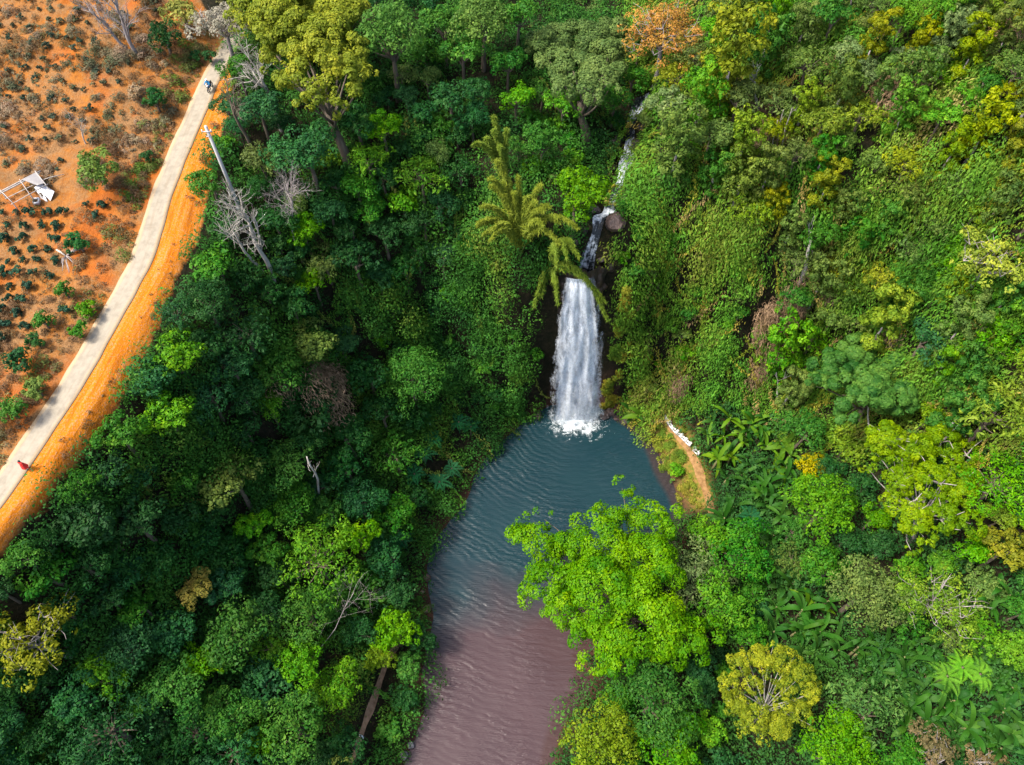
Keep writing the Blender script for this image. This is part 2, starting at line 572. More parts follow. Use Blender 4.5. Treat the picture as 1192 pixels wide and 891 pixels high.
def ground_mat():
    m, t, N_, out = nodes('ground_soil')
    at = lambda n: N_('Attribute', attribute_name=n).outputs['Fac']
    pos = N_('NewGeometry').outputs['Position']
    n1 = noise(N_, pos, .35, 4, .6)
    n2 = noise(N_, pos, 1.7, 4, .65)
    n3 = noise(N_, pos, 6.0, 3, .6)
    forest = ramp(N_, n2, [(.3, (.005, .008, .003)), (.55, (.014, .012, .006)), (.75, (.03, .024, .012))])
    # ploughed orange laterite with dry grass and litter
    soil = ramp(N_, n2, [(.25, (.13, .047, .012)), (.45, (.225, .075, .010)), (.62, (.27, .100, .016)), (.8, (.23, .11, .035))])
    bnk = ramp(N_, math_(N_, 'ABSOLUTE', math_(N_, 'ADD', N_('Attribute', attribute_name='road_d').outputs['Fac'], 7.0)), [(.25, .14), (.9, 0.0)])
    bnk.node.color_ramp.elements[0].position = 0.0
    bare = ramp(N_, math_(N_, 'ADD', noise(N_, pos, .14, 3, .55), math_(N_, 'MULTIPLY', bnk, .7)), [(.55, 0.0), (.66, .75)])
    litter = ramp(N_, n3, [(.3, (.075, .05, .024)), (.5, (.16, .09, .04)), (.65, (.21, .125, .06)), (.8, (.11, .105, .035))])
    fl = N_('Attribute', attribute_name='road_s').outputs['Fac']
    lm = ramp(N_, math_(N_, 'ADD', math_(N_, 'MULTIPLY', n1, .7), math_(N_, 'MULTIPLY', n3, .35)), [(.40, 0.0), (.60, .85)])
    field = mix(N_, bare, mix(N_, lm, soil, litter), mix(N_, n2, (.20, .045, .006), (.34, .088, .009)))
    # graded shoulder: streaks along the road
    s, d = at('road_s'), at('road_d')
    cv = N_('CombineXYZ', {'X': math_(N_, 'MULTIPLY', d, 1.6), 'Y': math_(N_, 'MULTIPLY', s, .12), 'Z': 0.0}).outputs[0]
    st = noise(N_, cv, 1.4, 4, .6)
    sh = ramp(N_, st, [(.25, (.22, .058, .005)), (.45, (.34, .103, .003)), (.6, (.39, .130, .005)), (.8, (.36, .14, .025))])
    sh = mix(N_, ramp(N_, math_(N_, 'ADD', n3, math_(N_, 'MULTIPLY', st, .4)), [(.7, 0.0), (.9, .6)]), sh, (.34, .20, .13))
    pale = math_(N_, 'MULTIPLY', ramp(N_, math_(N_, 'ADD', math_(N_, 'MULTIPLY', d, .12), math_(N_, 'MULTIPLY', math_(N_, 'SUBTRACT', n2, .5), .9)), [(.66, 0.0), (.9, 1.0)]), .75)
    sh = mix(N_, pale, sh, mix(N_, n3, (.23, .11, .065), (.34, .21, .16)))
    c = mix(N_, at('shoulder'), field, sh)
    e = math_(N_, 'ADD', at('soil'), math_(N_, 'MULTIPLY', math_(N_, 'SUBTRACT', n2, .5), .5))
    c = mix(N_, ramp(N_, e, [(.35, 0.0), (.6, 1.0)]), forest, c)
    bank = ramp(N_, n2, [(.25, (.045, .07, .01)), (.45, (.10, .10, .016)), (.6, (.18, .105, .027)), (.8, (.17, .13, .055))])
    c = mix(N_, at('bank'), c, bank)
    c = mix(N_, at('shore'), c, mix(N_, n2, (.025, .013, .009), (.07, .034, .022)))
    h = math_(N_, 'ADD', math_(N_, 'MULTIPLY', n2, .6), math_(N_, 'MULTIPLY', st, .5))
    bm = N_('Bump', {'Height': math_(N_, 'ADD', h, math_(N_, 'MULTIPLY', n3, .3)), 'Strength': .6, 'Distance': .35})
    p = N_('BsdfPrincipled', {'Base Color': c, 'Roughness': .95, 'Specular IOR Level': .1, 'Normal': bm.outputs[0]})
    t.links.new(p.outputs[0], out.inputs[0])
    return m


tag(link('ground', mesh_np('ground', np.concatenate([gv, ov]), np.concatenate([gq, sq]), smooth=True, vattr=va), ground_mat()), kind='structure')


# ------------------------------------------------------------------ road, footpaths
def smooth_line(p, step):
    p = np.asarray(p, float)
    s = np.concatenate([[0], np.cumsum(np.linalg.norm(np.diff(p[:, :2], axis=0), axis=1))])
    n = max(int(s[-1] / step), 2)
    u = np.linspace(0, s[-1], n)
    q = np.stack([np.interp(u, s, p[:, k]) for k in range(p.shape[1])], -1)
    for _ in range(int(8 / step)):
        q[1:-1] = .25 * q[:-2] + .5 * q[1:-1] + .25 * q[2:]
    return q, u


def ribbon(name, line, widths, mat, lift=.05, thick=.0, cross=4, follow=True, wob=0.0, seed=3):
    q, u = line
    tan = np.gradient(q[:, :2], axis=0)
    tan /= np.linalg.norm(tan, axis=1, keepdims=True)
    nrm = np.stack([tan[:, 1], -tan[:, 0]], -1)
    a, b = widths
    rr = np.random.default_rng(seed)
    wa = a + (vnoise(u * .5, u * 0, seed) - .5) * wob
    wb = b + (vnoise(u * .5, u * 0 + 9, seed) - .5) * wob
    f = np.linspace(0, 1, cross)
    off = wa[:, None] * (1 - f) + wb[:, None] * f
    X = q[:, None, 0] + nrm[:, None, 0] * off
    Y = q[:, None, 1] + nrm[:, None, 1] * off
    Z = (ground(X, Y) if follow else np.repeat(q[:, 2:3], cross, 1)) + lift
    n = len(q)
    v = np.stack([X, Y, Z], -1)
    S = np.repeat(u[:, None], cross, 1)
    if thick:
        lo = v[:, [0, -1]].copy()
        lo[..., 2] -= thick
        v = np.concatenate([lo[:, :1], v, lo[:, 1:]], 1)
        off = np.concatenate([off[:, :1], off, off[:, -1:]], 1)
        S = np.repeat(u[:, None], cross + 2, 1)
        cross += 2
    i = (np.arange(n - 1)[:, None] * cross + np.arange(cross - 1)[None]).ravel()
    qd = np.stack([i, i + 1, i + cross + 1, i + cross], -1)
    me = mesh_np(name, v.reshape(-1, 3), qd, vattr={'across': off.ravel(), 'along': S.ravel()})
    return link(name, me, mat)


def road_mat():
    m, t, N_, out = nodes('road_concrete')
    at = lambda n: N_('Attribute', attribute_name=n).outputs['Fac']
    d, s = at('across'), at('along')
    pos = N_('NewGeometry').outputs['Position']
    cv = N_('CombineXYZ', {'X': d, 'Y': math_(N_, 'MULTIPLY', s, .08), 'Z': 0.0}).outputs[0]
    st = noise(N_, cv, 2.2, 4, .6)
    n2 = noise(N_, pos, 1.2, 5, .65)
    c = ramp(N_, n2, [(.3, (.19, .165, .125)), (.55, (.25, .218, .168)), (.75, (.28, .24, .178))])
    c = mix(N_, ramp(N_, st, [(.48, 0.0), (.72, .6)]), c, (.18, .14, .095))
    # dusty orange edges and hairline slab joints every five metres
    ed = ramp(N_, math_(N_, 'ADD', math_(N_, 'ABSOLUTE', d), math_(N_, 'MULTIPLY', math_(N_, 'SUBTRACT', n2, .5), .5)), [(.8, 0.0), (1.35, .7)])
    c = mix(N_, ed, c, (.32, .225, .13))
    j = math_(N_, 'ABSOLUTE', math_(N_, 'SUBTRACT', math_(N_, 'FRACT', math_(N_, 'MULTIPLY', s, .2)), .5))
    c = mix(N_, math_(N_, 'LESS_THAN', j, .004), c, (.24, .20, .15))
    bm = N_('Bump', {'Height': n2, 'Strength': .25, 'Distance': .05})
    p = N_('BsdfPrincipled', {'Base Color': c, 'Roughness': .9, 'Specular IOR Level': .2, 'Normal': bm.outputs[0]})
    t.links.new(p.outputs[0], out.inputs[0])
    return m


tag(ribbon('road', smooth_line(ROAD, .6), (-1.3, 1.3), road_mat(), lift=.07, thick=.2, cross=7, wob=.14), kind='structure')


def path_mat(name, a, b):
    m, t, N_, out = nodes(name)
    pos = N_('NewGeometry').outputs['Position']
    n2 = noise(N_, pos, 1.6, 5, .65)
    c = mix(N_, ramp(N_, n2, [(.35, 0.0), (.65, 1.0)]), a, b)
    bm = N_('Bump', {'Height': n2, 'Strength': .5, 'Distance': .15})
    p = N_('BsdfPrincipled', {'Base Color': c, 'Roughness': .95, 'Specular IOR Level': .1, 'Normal': bm.outputs[0]})
    t.links.new(p.outputs[0], out.inputs[0])
    return m


M_PATH = path_mat('path_earth', (.13, .072, .028), (.24, .14, .06))
M_PATH2 = path_mat('path_shaded_earth', (.13, .08, .045), (.25, .16, .10))
l1 = [on_ground(*p)[0] for p in ((776, 490), (790, 508), (803, 528), (812, 548), (818, 566), (824, 582), (830, 600))]
l2 = [on_ground(*p)[0] for p in ((468, 738), (455, 762), (441, 795), (428, 832), (415, 870), (406, 905), (398, 940))]
tag(ribbon('footpath', smooth_line(l1, .5), (-.55, .55), M_PATH, lift=.10, wob=.5), kind='structure')
tag(ribbon('footpath', smooth_line(l2, .5), (-.40, .40), M_PATH2, lift=.12, wob=.4), kind='structure')


# ------------------------------------------------------------------ water
def pool_mat():
    m, t, N_, out = nodes('pool_water')
    pos = N_('NewGeometry').outputs['Position']
    sx = N_('SeparateXYZ', {0: pos})
    n1 = noise(N_, pos, .09, 3, .5)
    n2 = noise(N_, pos, .5, 3, .55)
    # deep green-blue basin under the fall, shallow red silt downstream and along the bank, bluish sky reflection painted into its colour
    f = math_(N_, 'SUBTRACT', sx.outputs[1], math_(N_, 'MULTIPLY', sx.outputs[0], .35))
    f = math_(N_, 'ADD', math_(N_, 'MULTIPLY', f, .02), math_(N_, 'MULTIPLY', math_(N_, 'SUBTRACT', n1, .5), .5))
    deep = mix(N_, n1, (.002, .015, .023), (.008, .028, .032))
    silt_sheen = mix(N_, n1, (.030, .018, .021), (.060, .036, .038))
    c = mix(N_, ramp(N_, f, [(.50, 0.0), (.72, 1.0)]), silt_sheen, deep)
    br = ramp(N_, math_(N_, 'ADD', N_('Attribute', attribute_name='edge').outputs['Fac'], math_(N_, 'MULTIPLY', n1, .6)), [(.8, 0.0), (1.5, .6)])
    c = mix(N_, br, c, (.036, .017, .013))
    # ripples: rings running out from the plunge, crossed by wind ripples
    ctr = at_z(671, 488, 0)
    sub = N_('VectorMath', {0: pos, 1: (ctr[0], ctr[1] + 3, 0)}, operation='SUBTRACT').outputs[0]
    wv = N_('TexWave', {'Vector': sub, 'Scale': .34, 'Distortion': 7.0, 'Detail': 2.0, 'Detail Scale': .8, 'Detail Roughness': .5}, wave_type='RINGS', rings_direction='Z').outputs['Fac']
    rp_ = N_('Mapping', {'Vector': pos, 'Rotation': (0, 0, R_(-28)), 'Scale': (.42, 1.9, 1)}).outputs[0]
    wn = noise(N_, rp_, .9, 2, .5, .9)
    rq = N_('Mapping', {'Vector': pos, 'Rotation': (0, 0, R_(14)), 'Scale': (.6, 2.6, 1)}).outputs[0]
    wn2 = noise(N_, rq, 1.5, 2, .5, .6)
    crest = lambda x: math_(N_, 'SUBTRACT', 1.0, math_(N_, 'MULTIPLY', math_(N_, 'ABSOLUTE', math_(N_, 'SUBTRACT', x, .5)), 3.0))
    calm = ramp(N_, noise(N_, pos, .13, 2, .5), [(.35, .2), (.65, 1.0)])
    h = math_(N_, 'ADD', math_(N_, 'MULTIPLY', wv, .3), math_(N_, 'ADD', math_(N_, 'MULTIPLY', crest(wn), .5), math_(N_, 'MULTIPLY', crest(wn2), .3)))
    bm = N_('Bump', {'Height': math_(N_, 'MULTIPLY', h, calm), 'Strength': .6, 'Distance': .22})
    p = N_('BsdfPrincipled', {'Base Color': c, 'Roughness': .3, 'IOR': 1.33, 'Specular IOR Level': .5, 'Normal': bm.outputs[0]})
    t.links.new(p.outputs[0], out.inputs[0])
    return m


def grid_water(name, x0, x1, y0, y1, step, mat, z=0.0):
    gx, gy = np.arange(x0, x1 + step, step), np.arange(y0, y1 + step, step)
    X, Y = np.meshgrid(gx, gy)
    n, m = len(gx), len(gy)
    i = (np.arange(m - 1)[:, None] * n + np.arange(n - 1)[None]).ravel()
    q = np.stack([i, i + 1, i + n + 1, i + n], -1)
    cxm, cym = X.ravel()[q].mean(1), Y.ravel()[q].mean(1)
    ok = inside(cxm, cym, POOL) | (dist_poly(cxm, cym, POOL)[0] < 1.5)
    q = q[ok]
    used = np.unique(q)
    mp = np.full(n * m, -1)
    mp[used] = np.arange(len(used))
    ed = np.clip(1.1 - dist_poly(X.ravel()[used], Y.ravel()[used], POOL[21:], False)[0] / 3.6, 0, 1)
    v = np.stack([X.ravel()[used], Y.ravel()[used], np.full(len(used), z)], -1)
    return link(name, mesh_np(name, v, mp[q], smooth=True, vattr={'edge': ed}), mat)


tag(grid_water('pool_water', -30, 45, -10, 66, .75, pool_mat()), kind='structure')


def stream_mat():
    m, t, N_, out = nodes('stream_water')
    at = lambda n: N_('Attribute', attribute_name=n).outputs['Fac']
    pos = N_('NewGeometry').outputs['Position']
    n1 = noise(N_, pos, 1.6, 5, .65)
    cv = N_('CombineXYZ', {'X': math_(N_, 'MULTIPLY', at('across'), 1.8), 'Y': math_(N_, 'MULTIPLY', at('along'), .6), 'Z': 0.0}).outputs[0]
    n2 = noise(N_, cv, 2.0, 4, .65, .5)
    f = math_(N_, 'ADD', math_(N_, 'MULTIPLY', n1, .7), math_(N_, 'MULTIPLY', n2, .5))
    w = ramp(N_, math_(N_, 'ADD', f, math_(N_, 'MULTIPLY', math_(N_, 'SUBTRACT', noise(N_, pos, .23, 2), .5), 1.1)), [(.50, 0.0), (.76, 1.0)])
    c = mix(N_, w, (.012, .016, .018), (.55, .61, .68))
    bm = N_('Bump', {'Height': f, 'Strength': .8, 'Distance': .2})
    p = N_('BsdfPrincipled', {'Base Color': c, 'Roughness': math_(N_, 'ADD', .1, math_(N_, 'MULTIPLY', w, .6)), 'IOR': 1.33, 'Normal': bm.outputs[0]})
    t.links.new(p.outputs[0], out.inputs[0])
    return m


STREAM_PX = [(743, 116), (737, 145), (729, 175), (724, 200), (716, 225), (706, 250), (695, 276), (687, 298), (678, 316)]
sl_ = [on_ground(*p)[0] for p in STREAM_PX]
lip = at_z(676, 324, 31.2)
sl_.append(lip)
STREAM_LINE = smooth_line(sl_, .5)
tag(ribbon('stream', STREAM_LINE, (-.8, .8), stream_mat(), lift=.22, wob=1.1, cross=6), kind='structure')


# ------------------------------------------------------------------ cliff behind the fall
def rock_mat(name, cols, scale=.7):
    m, t, N_, out = nodes(name)
    pos = N_('NewGeometry').outputs['Position']
    mp = N_('Mapping', {'Vector': pos, 'Scale': (1, 1, .55)}).outputs[0]
    n1 = noise(N_, mp, scale, 5, .65)
    n2 = noise(N_, pos, .22, 3, .5)
    n = len(cols)
    c = ramp(N_, math_(N_, 'ADD', math_(N_, 'MULTIPLY', n1, .7), math_(N_, 'MULTIPLY', n2, .3)), [(.3 + .4 * i / (n - 1), col) for i, col in enumerate(cols)])
    bm = N_('Bump', {'Height': n1, 'Strength': .9, 'Distance': .5})
    p = N_('BsdfPrincipled', {'Base Color': c, 'Roughness': .45, 'Normal': bm.outputs[0]})
    t.links.new(p.outputs[0], out.inputs[0])
    return m


M_CLIFF = rock_mat('wet_basalt', [(.008, .008, .010), (.022, .016, .014), (.055, .030, .018), (.09, .06, .02)])
nu, nv = 90, 110
U, V = np.meshgrid(np.linspace(1.0, 19.0, nu), np.linspace(-1.0, 1.0, nv))
Zc = (V + 1) / 2 * 32.4 - 1.0
recess = np.exp(-((U - 9.2) / 4.5) ** 2)
Yc = 61.0 + 1.5 * (Zc / 32) + 3.4 * (1 - recess) + 0.5 * recess * np.sin(np.clip(Zc / 32, 0, 1) * math.pi)
Yc += (np.abs(vnoise(U * .9, Zc * .35, 21) - .5) * 2.2 + vnoise(U * 2.3, Zc * .8, 22) * .7 - 1.0) * .8
i = (np.arange(nv - 1)[:, None] * nu + np.arange(nu - 1)[None]).ravel()
tag(link('cliff', mesh_np('cliff', np.stack([U, Yc, Zc], -1).reshape(-1, 3), np.stack([i, i + 1, i + nu + 1, i + nu], -1), smooth=True), M_CLIFF), kind='structure')


# ------------------------------------------------------------------ waterfall
def fall_mat(name, lo, hi, vs, thin):
    m, t, N_, out = nodes(name)
    at = lambda n: N_('Attribute', attribute_name=n).outputs['Fac']
    s, d = at('across'), at('along')
    sp = N_('CombineXYZ', {'X': math_(N_, 'MULTIPLY', s, 9.0), 'Y': math_(N_, 'MULTIPLY', d, 1.1), 'Z': vs}).outputs[0]
    n1 = noise(N_, sp, 1.0, 5, .62, .25)
    sp2 = N_('CombineXYZ', {'X': math_(N_, 'MULTIPLY', s, 26.0), 'Y': math_(N_, 'MULTIPLY', d, 7.0), 'Z': vs}).outputs[0]
    n2 = noise(N_, sp2, 1.0, 4, .7, .3)
    f = math_(N_, 'ADD', math_(N_, 'MULTIPLY', n1, .75), math_(N_, 'MULTIPLY', n2, .4))
    edge = ramp(N_, math_(N_, 'ABSOLUTE', math_(N_, 'SUBTRACT', s, .5)), [(.26, 1.0), (.5, 0.0)])
    a = math_(N_, 'MULTIPLY', ramp(N_, math_(N_, 'ADD', f, math_(N_, 'MULTIPLY', math_(N_, 'SUBTRACT', edge, 1.0), .5)), [(lo, 0.0), (hi, 1.0)]), thin)
    c = mix(N_, n1, (.60, .67, .76), (.80, .84, .88))
    p = N_('BsdfPrincipled', {'Base Color': c, 'Roughness': .6, 'Subsurface Weight': 0.0, 'Alpha': a})
    tr = N_('BsdfTranslucent', {'Color': c})
    tp = N_('BsdfTransparent')
    mm = N_('MixShader', {0: .25, 1: p.outputs[0], 2: tr.outputs[0]})
    p.inputs['Alpha'].default_value = 1.0
    for l in list(p.inputs['Alpha'].links):
        t.links.remove(l)
    mx = N_('MixShader', {0: a, 1: tp.outputs[0], 2: mm.outputs[0]})
    t.links.new(mx.outputs[0], out.inputs[0])
    return m


fall_c = np.array((at_z(671, 488, 0)[0], at_z(671, 488, 0)[1], 0))
WF = link('waterfall', None)
WF.location = fall_c
tag(WF, 'tall white curtain of water plunging off the dark cliff into the pool', 'waterfall')
LEFT = [(325, 657, 31.2), (345, 652, 0), (380, 647, 0), (430, 642, 0), (470, 638, 0), (492, 637, 0)]


def curtain(name, mat, fwd, shrink, seed):
    nu, nv = 60, 120
    tp = np.linspace(0, 1, nv)
    top = lip
    # image edges -> real edges: x at the fall's own depth
    yy = top[1] + 1.0 - fwd + (fall_c[1] - top[1] - .6) * (np.clip(tp, 0, 1) ** .5)
    zz = top[2] + .3 - (top[2] + .3) * tp ** 1.0
    yy = np.where(tp < .02, top[1] + .4, yy)
    py = project(0, yy, zz)[1]
    xl = np.interp(py, [320, 335, 360, 400, 440, 492], [653, 649, 643, 639, 635, 630])
    xr = np.interp(py, [320, 335, 360, 400, 440, 492], [693, 699, 704, 707, 708, 710])
    dep = project(0, yy, zz)[2]
    XL = (xl - W0 / 2) / F0 * dep
    XR = (xr - W0 / 2) / F0 * dep
    mid, half = (XL + XR) / 2, (XR - XL) / 2 * shrink
    s = np.linspace(0, 1, nu)
    X = mid[:, None] + half[:, None] * (s[None] * 2 - 1)
    S, TP = np.meshgrid(s, tp)
    Y = yy[:, None] - np.sqrt(np.clip(1 - (S * 2 - 1) ** 2, 0, 1)) * .8
    Y += (vnoise(S * 12 + seed, TP * 4, seed) - .5) * .9 * np.clip(TP * 5, .1, 1)
    X = X + (vnoise(S * 3 + 5, TP * 9, seed + 1) - .5) * .35
    Z = np.repeat(zz[:, None], nu, 1)
    i = (np.arange(nv - 1)[:, None] * nu + np.arange(nu - 1)[None]).ravel()
    v = np.stack([X, Y, Z], -1).reshape(-1, 3) - fall_c
    return link(name, mesh_np(name, v, np.stack([i, i + 1, i + nu + 1, i + nu], -1), smooth=True, vattr={'across': S.ravel(), 'along': (TP * 8).ravel()}), mat, WF)


curtain('rear_curtain', fall_mat('falling_water', .28, .64, 0.0, .95), 0.0, 1.0, 31)
curtain('front_curtain', fall_mat('falling_spray', .48, .80, 7.0, .85), .8, .93, 41)


def foam_mat():
    m, t, N_, out = nodes('foam')
    at = N_('Attribute', attribute_name='foam').outputs['Fac']
    pos = N_('NewGeometry').outputs['Position']
    n1 = noise(N_, pos, 1.1, 6, .72, .6)
    a = ramp(N_, math_(N_, 'ADD', math_(N_, 'MULTIPLY', at, .8), math_(N_, 'MULTIPLY', math_(N_, 'SUBTRACT', n1, .5), 2.0)), [(.40, 0.0), (1.0, .95)])
    p = N_('BsdfPrincipled', {'Base Color': (.68, .74, .76, 1), 'Roughness': .7})
    tp = N_('BsdfTransparent')
    mx = N_('MixShader', {0: a, 1: tp.outputs[0], 2: p.outputs[0]})
    t.links.new(mx.outputs[0], out.inputs[0])
    return m


nr, na = 16, 64
rr_, aa_ = np.meshgrid(np.linspace(0, 1, nr), np.arange(na) * 2 * math.pi / na, indexing='ij')
wob = 1 + .3 * (vnoise(np.cos(aa_) * 2 + 5, np.sin(aa_) * 2 + 5, 51) - .5)
FX, FY = np.cos(aa_) * rr_ * 5.6 * wob, np.sin(aa_) * rr_ * 3.9 * wob - .7
FZ = .05 + np.clip(1 - rr_ * 1.3, 0, 1) * (.3 + 1.0 * vnoise(FX * 1.7 + 9, FY * 1.7, 52))
i, j = np.meshgrid(np.arange(nr - 1), np.arange(na), indexing='ij')
j2 = (j + 1) % na
fq = np.stack([i * na + j, (i + 1) * na + j, (i + 1) * na + j2, i * na + j2], -1).reshape(-1, 4)
M_FOAM = foam_mat()
link('plunge_foam', mesh_np('plunge_foam', np.stack([FX, FY, FZ], -1).reshape(-1, 3), fq, smooth=True, vattr={'foam': (1.15 - rr_).ravel()}), M_FOAM, WF)
# droplets and clots of spray thrown up at the foot
n = 1300
sp_a = rng.random(n)
sx_ = rng.normal(0, 1.9, n)
szz = rng.exponential(.8, n).clip(0, 4.5)
sy_ = -1.0 + rng.normal(0, .9, n)
c = np.stack([sx_, sy_, szz + .1], -1)
r = rng.uniform(.012, .04, n)
octv = np.array([(1, 0, 0), (-1, 0, 0), (0, 1, 0), (0, -1, 0), (0, 0, 1), (0, 0, -1)], float)
octt = np.array([(0, 2, 4), (2, 1, 4), (1, 3, 4), (3, 0, 4), (2, 0, 5), (1, 2, 5), (3, 1, 5), (0, 3, 5)])
v = (c[:, None] + octv[None] * r[:, None, None]).reshape(-1, 3)
tr = (np.arange(n)[:, None, None] * 6 + octt[None]).reshape(-1, 3)
o = link('spray', mesh_np('spray', v, None, tr), plain_mat('spray_white', (.8, .84, .87), .6, .05), WF)
o['kind'] = 'stuff'


# ------------------------------------------------------------------ leaf building
def leaf_quads(P, Nn, L, Wd, r, droop=.0, along=None):
    """rhombic leaves at P with normals Nn; returns vertices [n*4,3] and quads"""
    n = len(P)
    rnd = r.normal(size=(n, 3))
    if along is not None:
        rnd = rnd * .5 + along
    a = rnd - Nn * np.sum(rnd * Nn, 1, keepdims=True)
    a /= np.linalg.norm(a, axis=1, keepdims=True) + 1e-9
    b = np.cross(Nn, a)
    L = np.broadcast_to(L, (n,))[:, None]
    Wd = np.broadcast_to(Wd, (n,))[:, None]
    dz = np.array((0, 0, -1.0)) * droop * L
    v = np.stack([P - a * L * .5, P + b * Wd * .5 + Nn * Wd * .12 - a * L * .05, P + a * L * .5 + dz, P - b * Wd * .5 + Nn * Wd * .12 - a * L * .05], 1).reshape(-1, 3)
    return v, np.arange(n * 4).reshape(-1, 4)


def sphere_dirs(n, r):
    z = r.uniform(-1, 1, n)
    a = r.uniform(0, 2 * math.pi, n)
    s = np.sqrt(1 - z * z)
    return np.stack([s * np.cos(a), s * np.sin(a), z], -1)


def clump_leaves(centres, radii, ctint, out_dir, n_leaf, leaf, r, squash=.8, up=.35, jitter=.55, aspect=.6, droop=0.1):
    """leaves over the outer shells of many small clumps"""
    cnt = np.maximum((n_leaf * radii ** 2 / np.sum(radii ** 2)).astype(int), 3)
    idx = np.repeat(np.arange(len(centres)), cnt)
    n = len(idx)
    d = sphere_dirs(n, r) + out_dir[idx] * .55 + np.array((0, 0, .25))
    d /= np.linalg.norm(d, axis=1, keepdims=True)
    rad = radii[idx] * (1 - .35 * r.random(n) ** 2)
    P = centres[idx] + d * rad[:, None] * np.array((1, 1, squash))
    Nn = d + np.array((0, 0, up)) + r.normal(0, jitter, (n, 3)) * .6
    Nn /= np.linalg.norm(Nn, axis=1, keepdims=True)
    L = leaf * np.clip(np.exp(r.normal(-.05, .34, n)), .45, 2.2)
    v, q = leaf_quads(P, Nn, L, L * aspect, r, droop, along=d * .6)
    tint = np.clip(.5 + ctint[idx] + r.normal(0, .13, n), 0, 1)
    return v, q, tint


def crown(seed, lobes, nsub=9, n_leaf=6000, leaf=.45, subr=.42, cvar=.1, **kw):
    """lobes: (x, y, z, r); sub-clumps sit on each lobe's upper shell"""
    r = np.random.default_rng(seed)
    C, Rr, T, O = [], [], [], []
    lobes = np.asarray(lobes, float)
    w = lobes[:, 3] ** 2
    tot = nsub * len(lobes)
    for k, (x, y, z, lr) in enumerate(lobes):
        m = max(4, int(tot * w[k] / w.sum()))
        d = sphere_dirs(m, r)
        d[:, 2] = np.where(d[:, 2] < -.35, -d[:, 2], d[:, 2])
        C.append(np.array((x, y, z)) + d * lr * r.uniform(.55, .8, (m, 1)) * np.array((1, 1, .85)))
        Rr.append(lr * subr * r.uniform(.7, 1.3, m))
        T.append(np.full(m, r.normal(0, cvar * .6)) + r.normal(0, cvar, m))
        O.append(d)
    return clump_leaves(np.concatenate(C), np.concatenate(Rr), np.concatenate(T), np.concatenate(O), n_leaf, leaf, r, **kw)


def limbs(mb, base, targets, r0, r, sides=5, bend=.25):
    """one trunk with limbs that reach for the targets"""
    for tg in targets:
        tg = np.asarray(tg, float)
        start = base[0] + (base[1] - base[0]) * r.uniform(.45, .95)
        mid = (start + tg) / 2 + r.normal(0, bend, 3) * np.linalg.norm(tg - start) * .3
        u = np.linspace(0, 1, 5)[:, None]
        path = start * (1 - u) ** 2 + 2 * mid * u * (1 - u) + tg * u ** 2
        mb.tube(path, r0 * np.array((.55, .45, .33, .22, .08)), sides)


class Proto:
    pass


PROTOS = {}


def reg(kind, R, hc, trunk_me, crown_me, tm):
    p = Proto()
    p.R, p.hc, p.trunk, p.crown, p.tm = R, hc, trunk_me, crown_me, tm
    PROTOS.setdefault(kind, []).append(p)
    return p


def make_round(seed, R, flat=.75, nl=11, leaf=.38, dens=1.0, trunk_h=None, kind='round', bark=None, subr=.42, nsub=10, spread=.62, cvar=.1, limb_n=None, jitter=.55, aspect=.6, show_limbs=False):
    leaf = leaf * .8
    r = np.random.default_rng(seed)
    th = R * .9 + 1.5 if trunk_h is None else trunk_h
    lob = []
    for k in range(nl):
        a = k * 2.39996 + r.normal(0, .3)
        rad = math.sqrt((k + .3) / nl) * R * spread * r.uniform(.85, 1.15)
        lr = R * r.uniform(.30, .46)
        z = R * flat * (1 - (rad / R) ** 2) * .55 + r.normal(0, .1) * R
        lob.append((math.cos(a) * rad, math.sin(a) * rad, z, lr))
    n = int(dens * 62 * R * R * (.45 / leaf) ** 1.6 + 350)
    v, q, tint = crown(seed, lob, nsub, n, leaf, subr, cvar, jitter=jitter, aspect=aspect)
    v[:, 2] += th
    cm = mesh_np('crown', v, q, face_attr={'tint': tint})
    mb = MB()
    top = np.array((r.normal(0, .1) * R, r.normal(0, .1) * R, th + R * .15))
    lean = r.normal(0, .12, 2) * th
    u = np.linspace(0, 1, 8)[:, None]
    b0 = np.array((0, 0, -2.0))
    path = b0 * (1 - u) + top * u + np.concatenate([np.sin(u * 3) * lean[:1] * .3, np.sin(u * 3) * lean[1:] * .3, u * 0], 1)
    tr0 = .05 * R + .08
    mb.tube(path, tr0 * np.linspace(1.25, .55, 8), 7)
    k = limb_n or nl
    sel = [np.array(l[:3]) * (1.12 if show_limbs else .8) + (0, 0, th + (R * .18 if show_limbs else 0)) for l in lob[:k]]
    limbs(mb, (path[4], path[7]), sel, tr0 * (.62 if show_limbs else .9), r)
    if show_limbs:                                                  # twigs that break through the leaves
        for l in lob:
            c = np.array(l[:3]) + (0, 0, th)
            for _ in range(3):
                d = sphere_dirs(1, r)[0]
                d[2] = abs(d[2]) * .8 + .1
                e = c + d * l[3] * 1.15
                m_ = (c + e) / 2 + r.normal(0, .12, 3) * l[3]
                mb.tube([c, m_, e], tr0 * np.array((.17, .1, .03)), 4, cap=False)
    return reg(kind, R, th + R * .3, mb.mesh('trunk'), cm, bark or M_BARK)


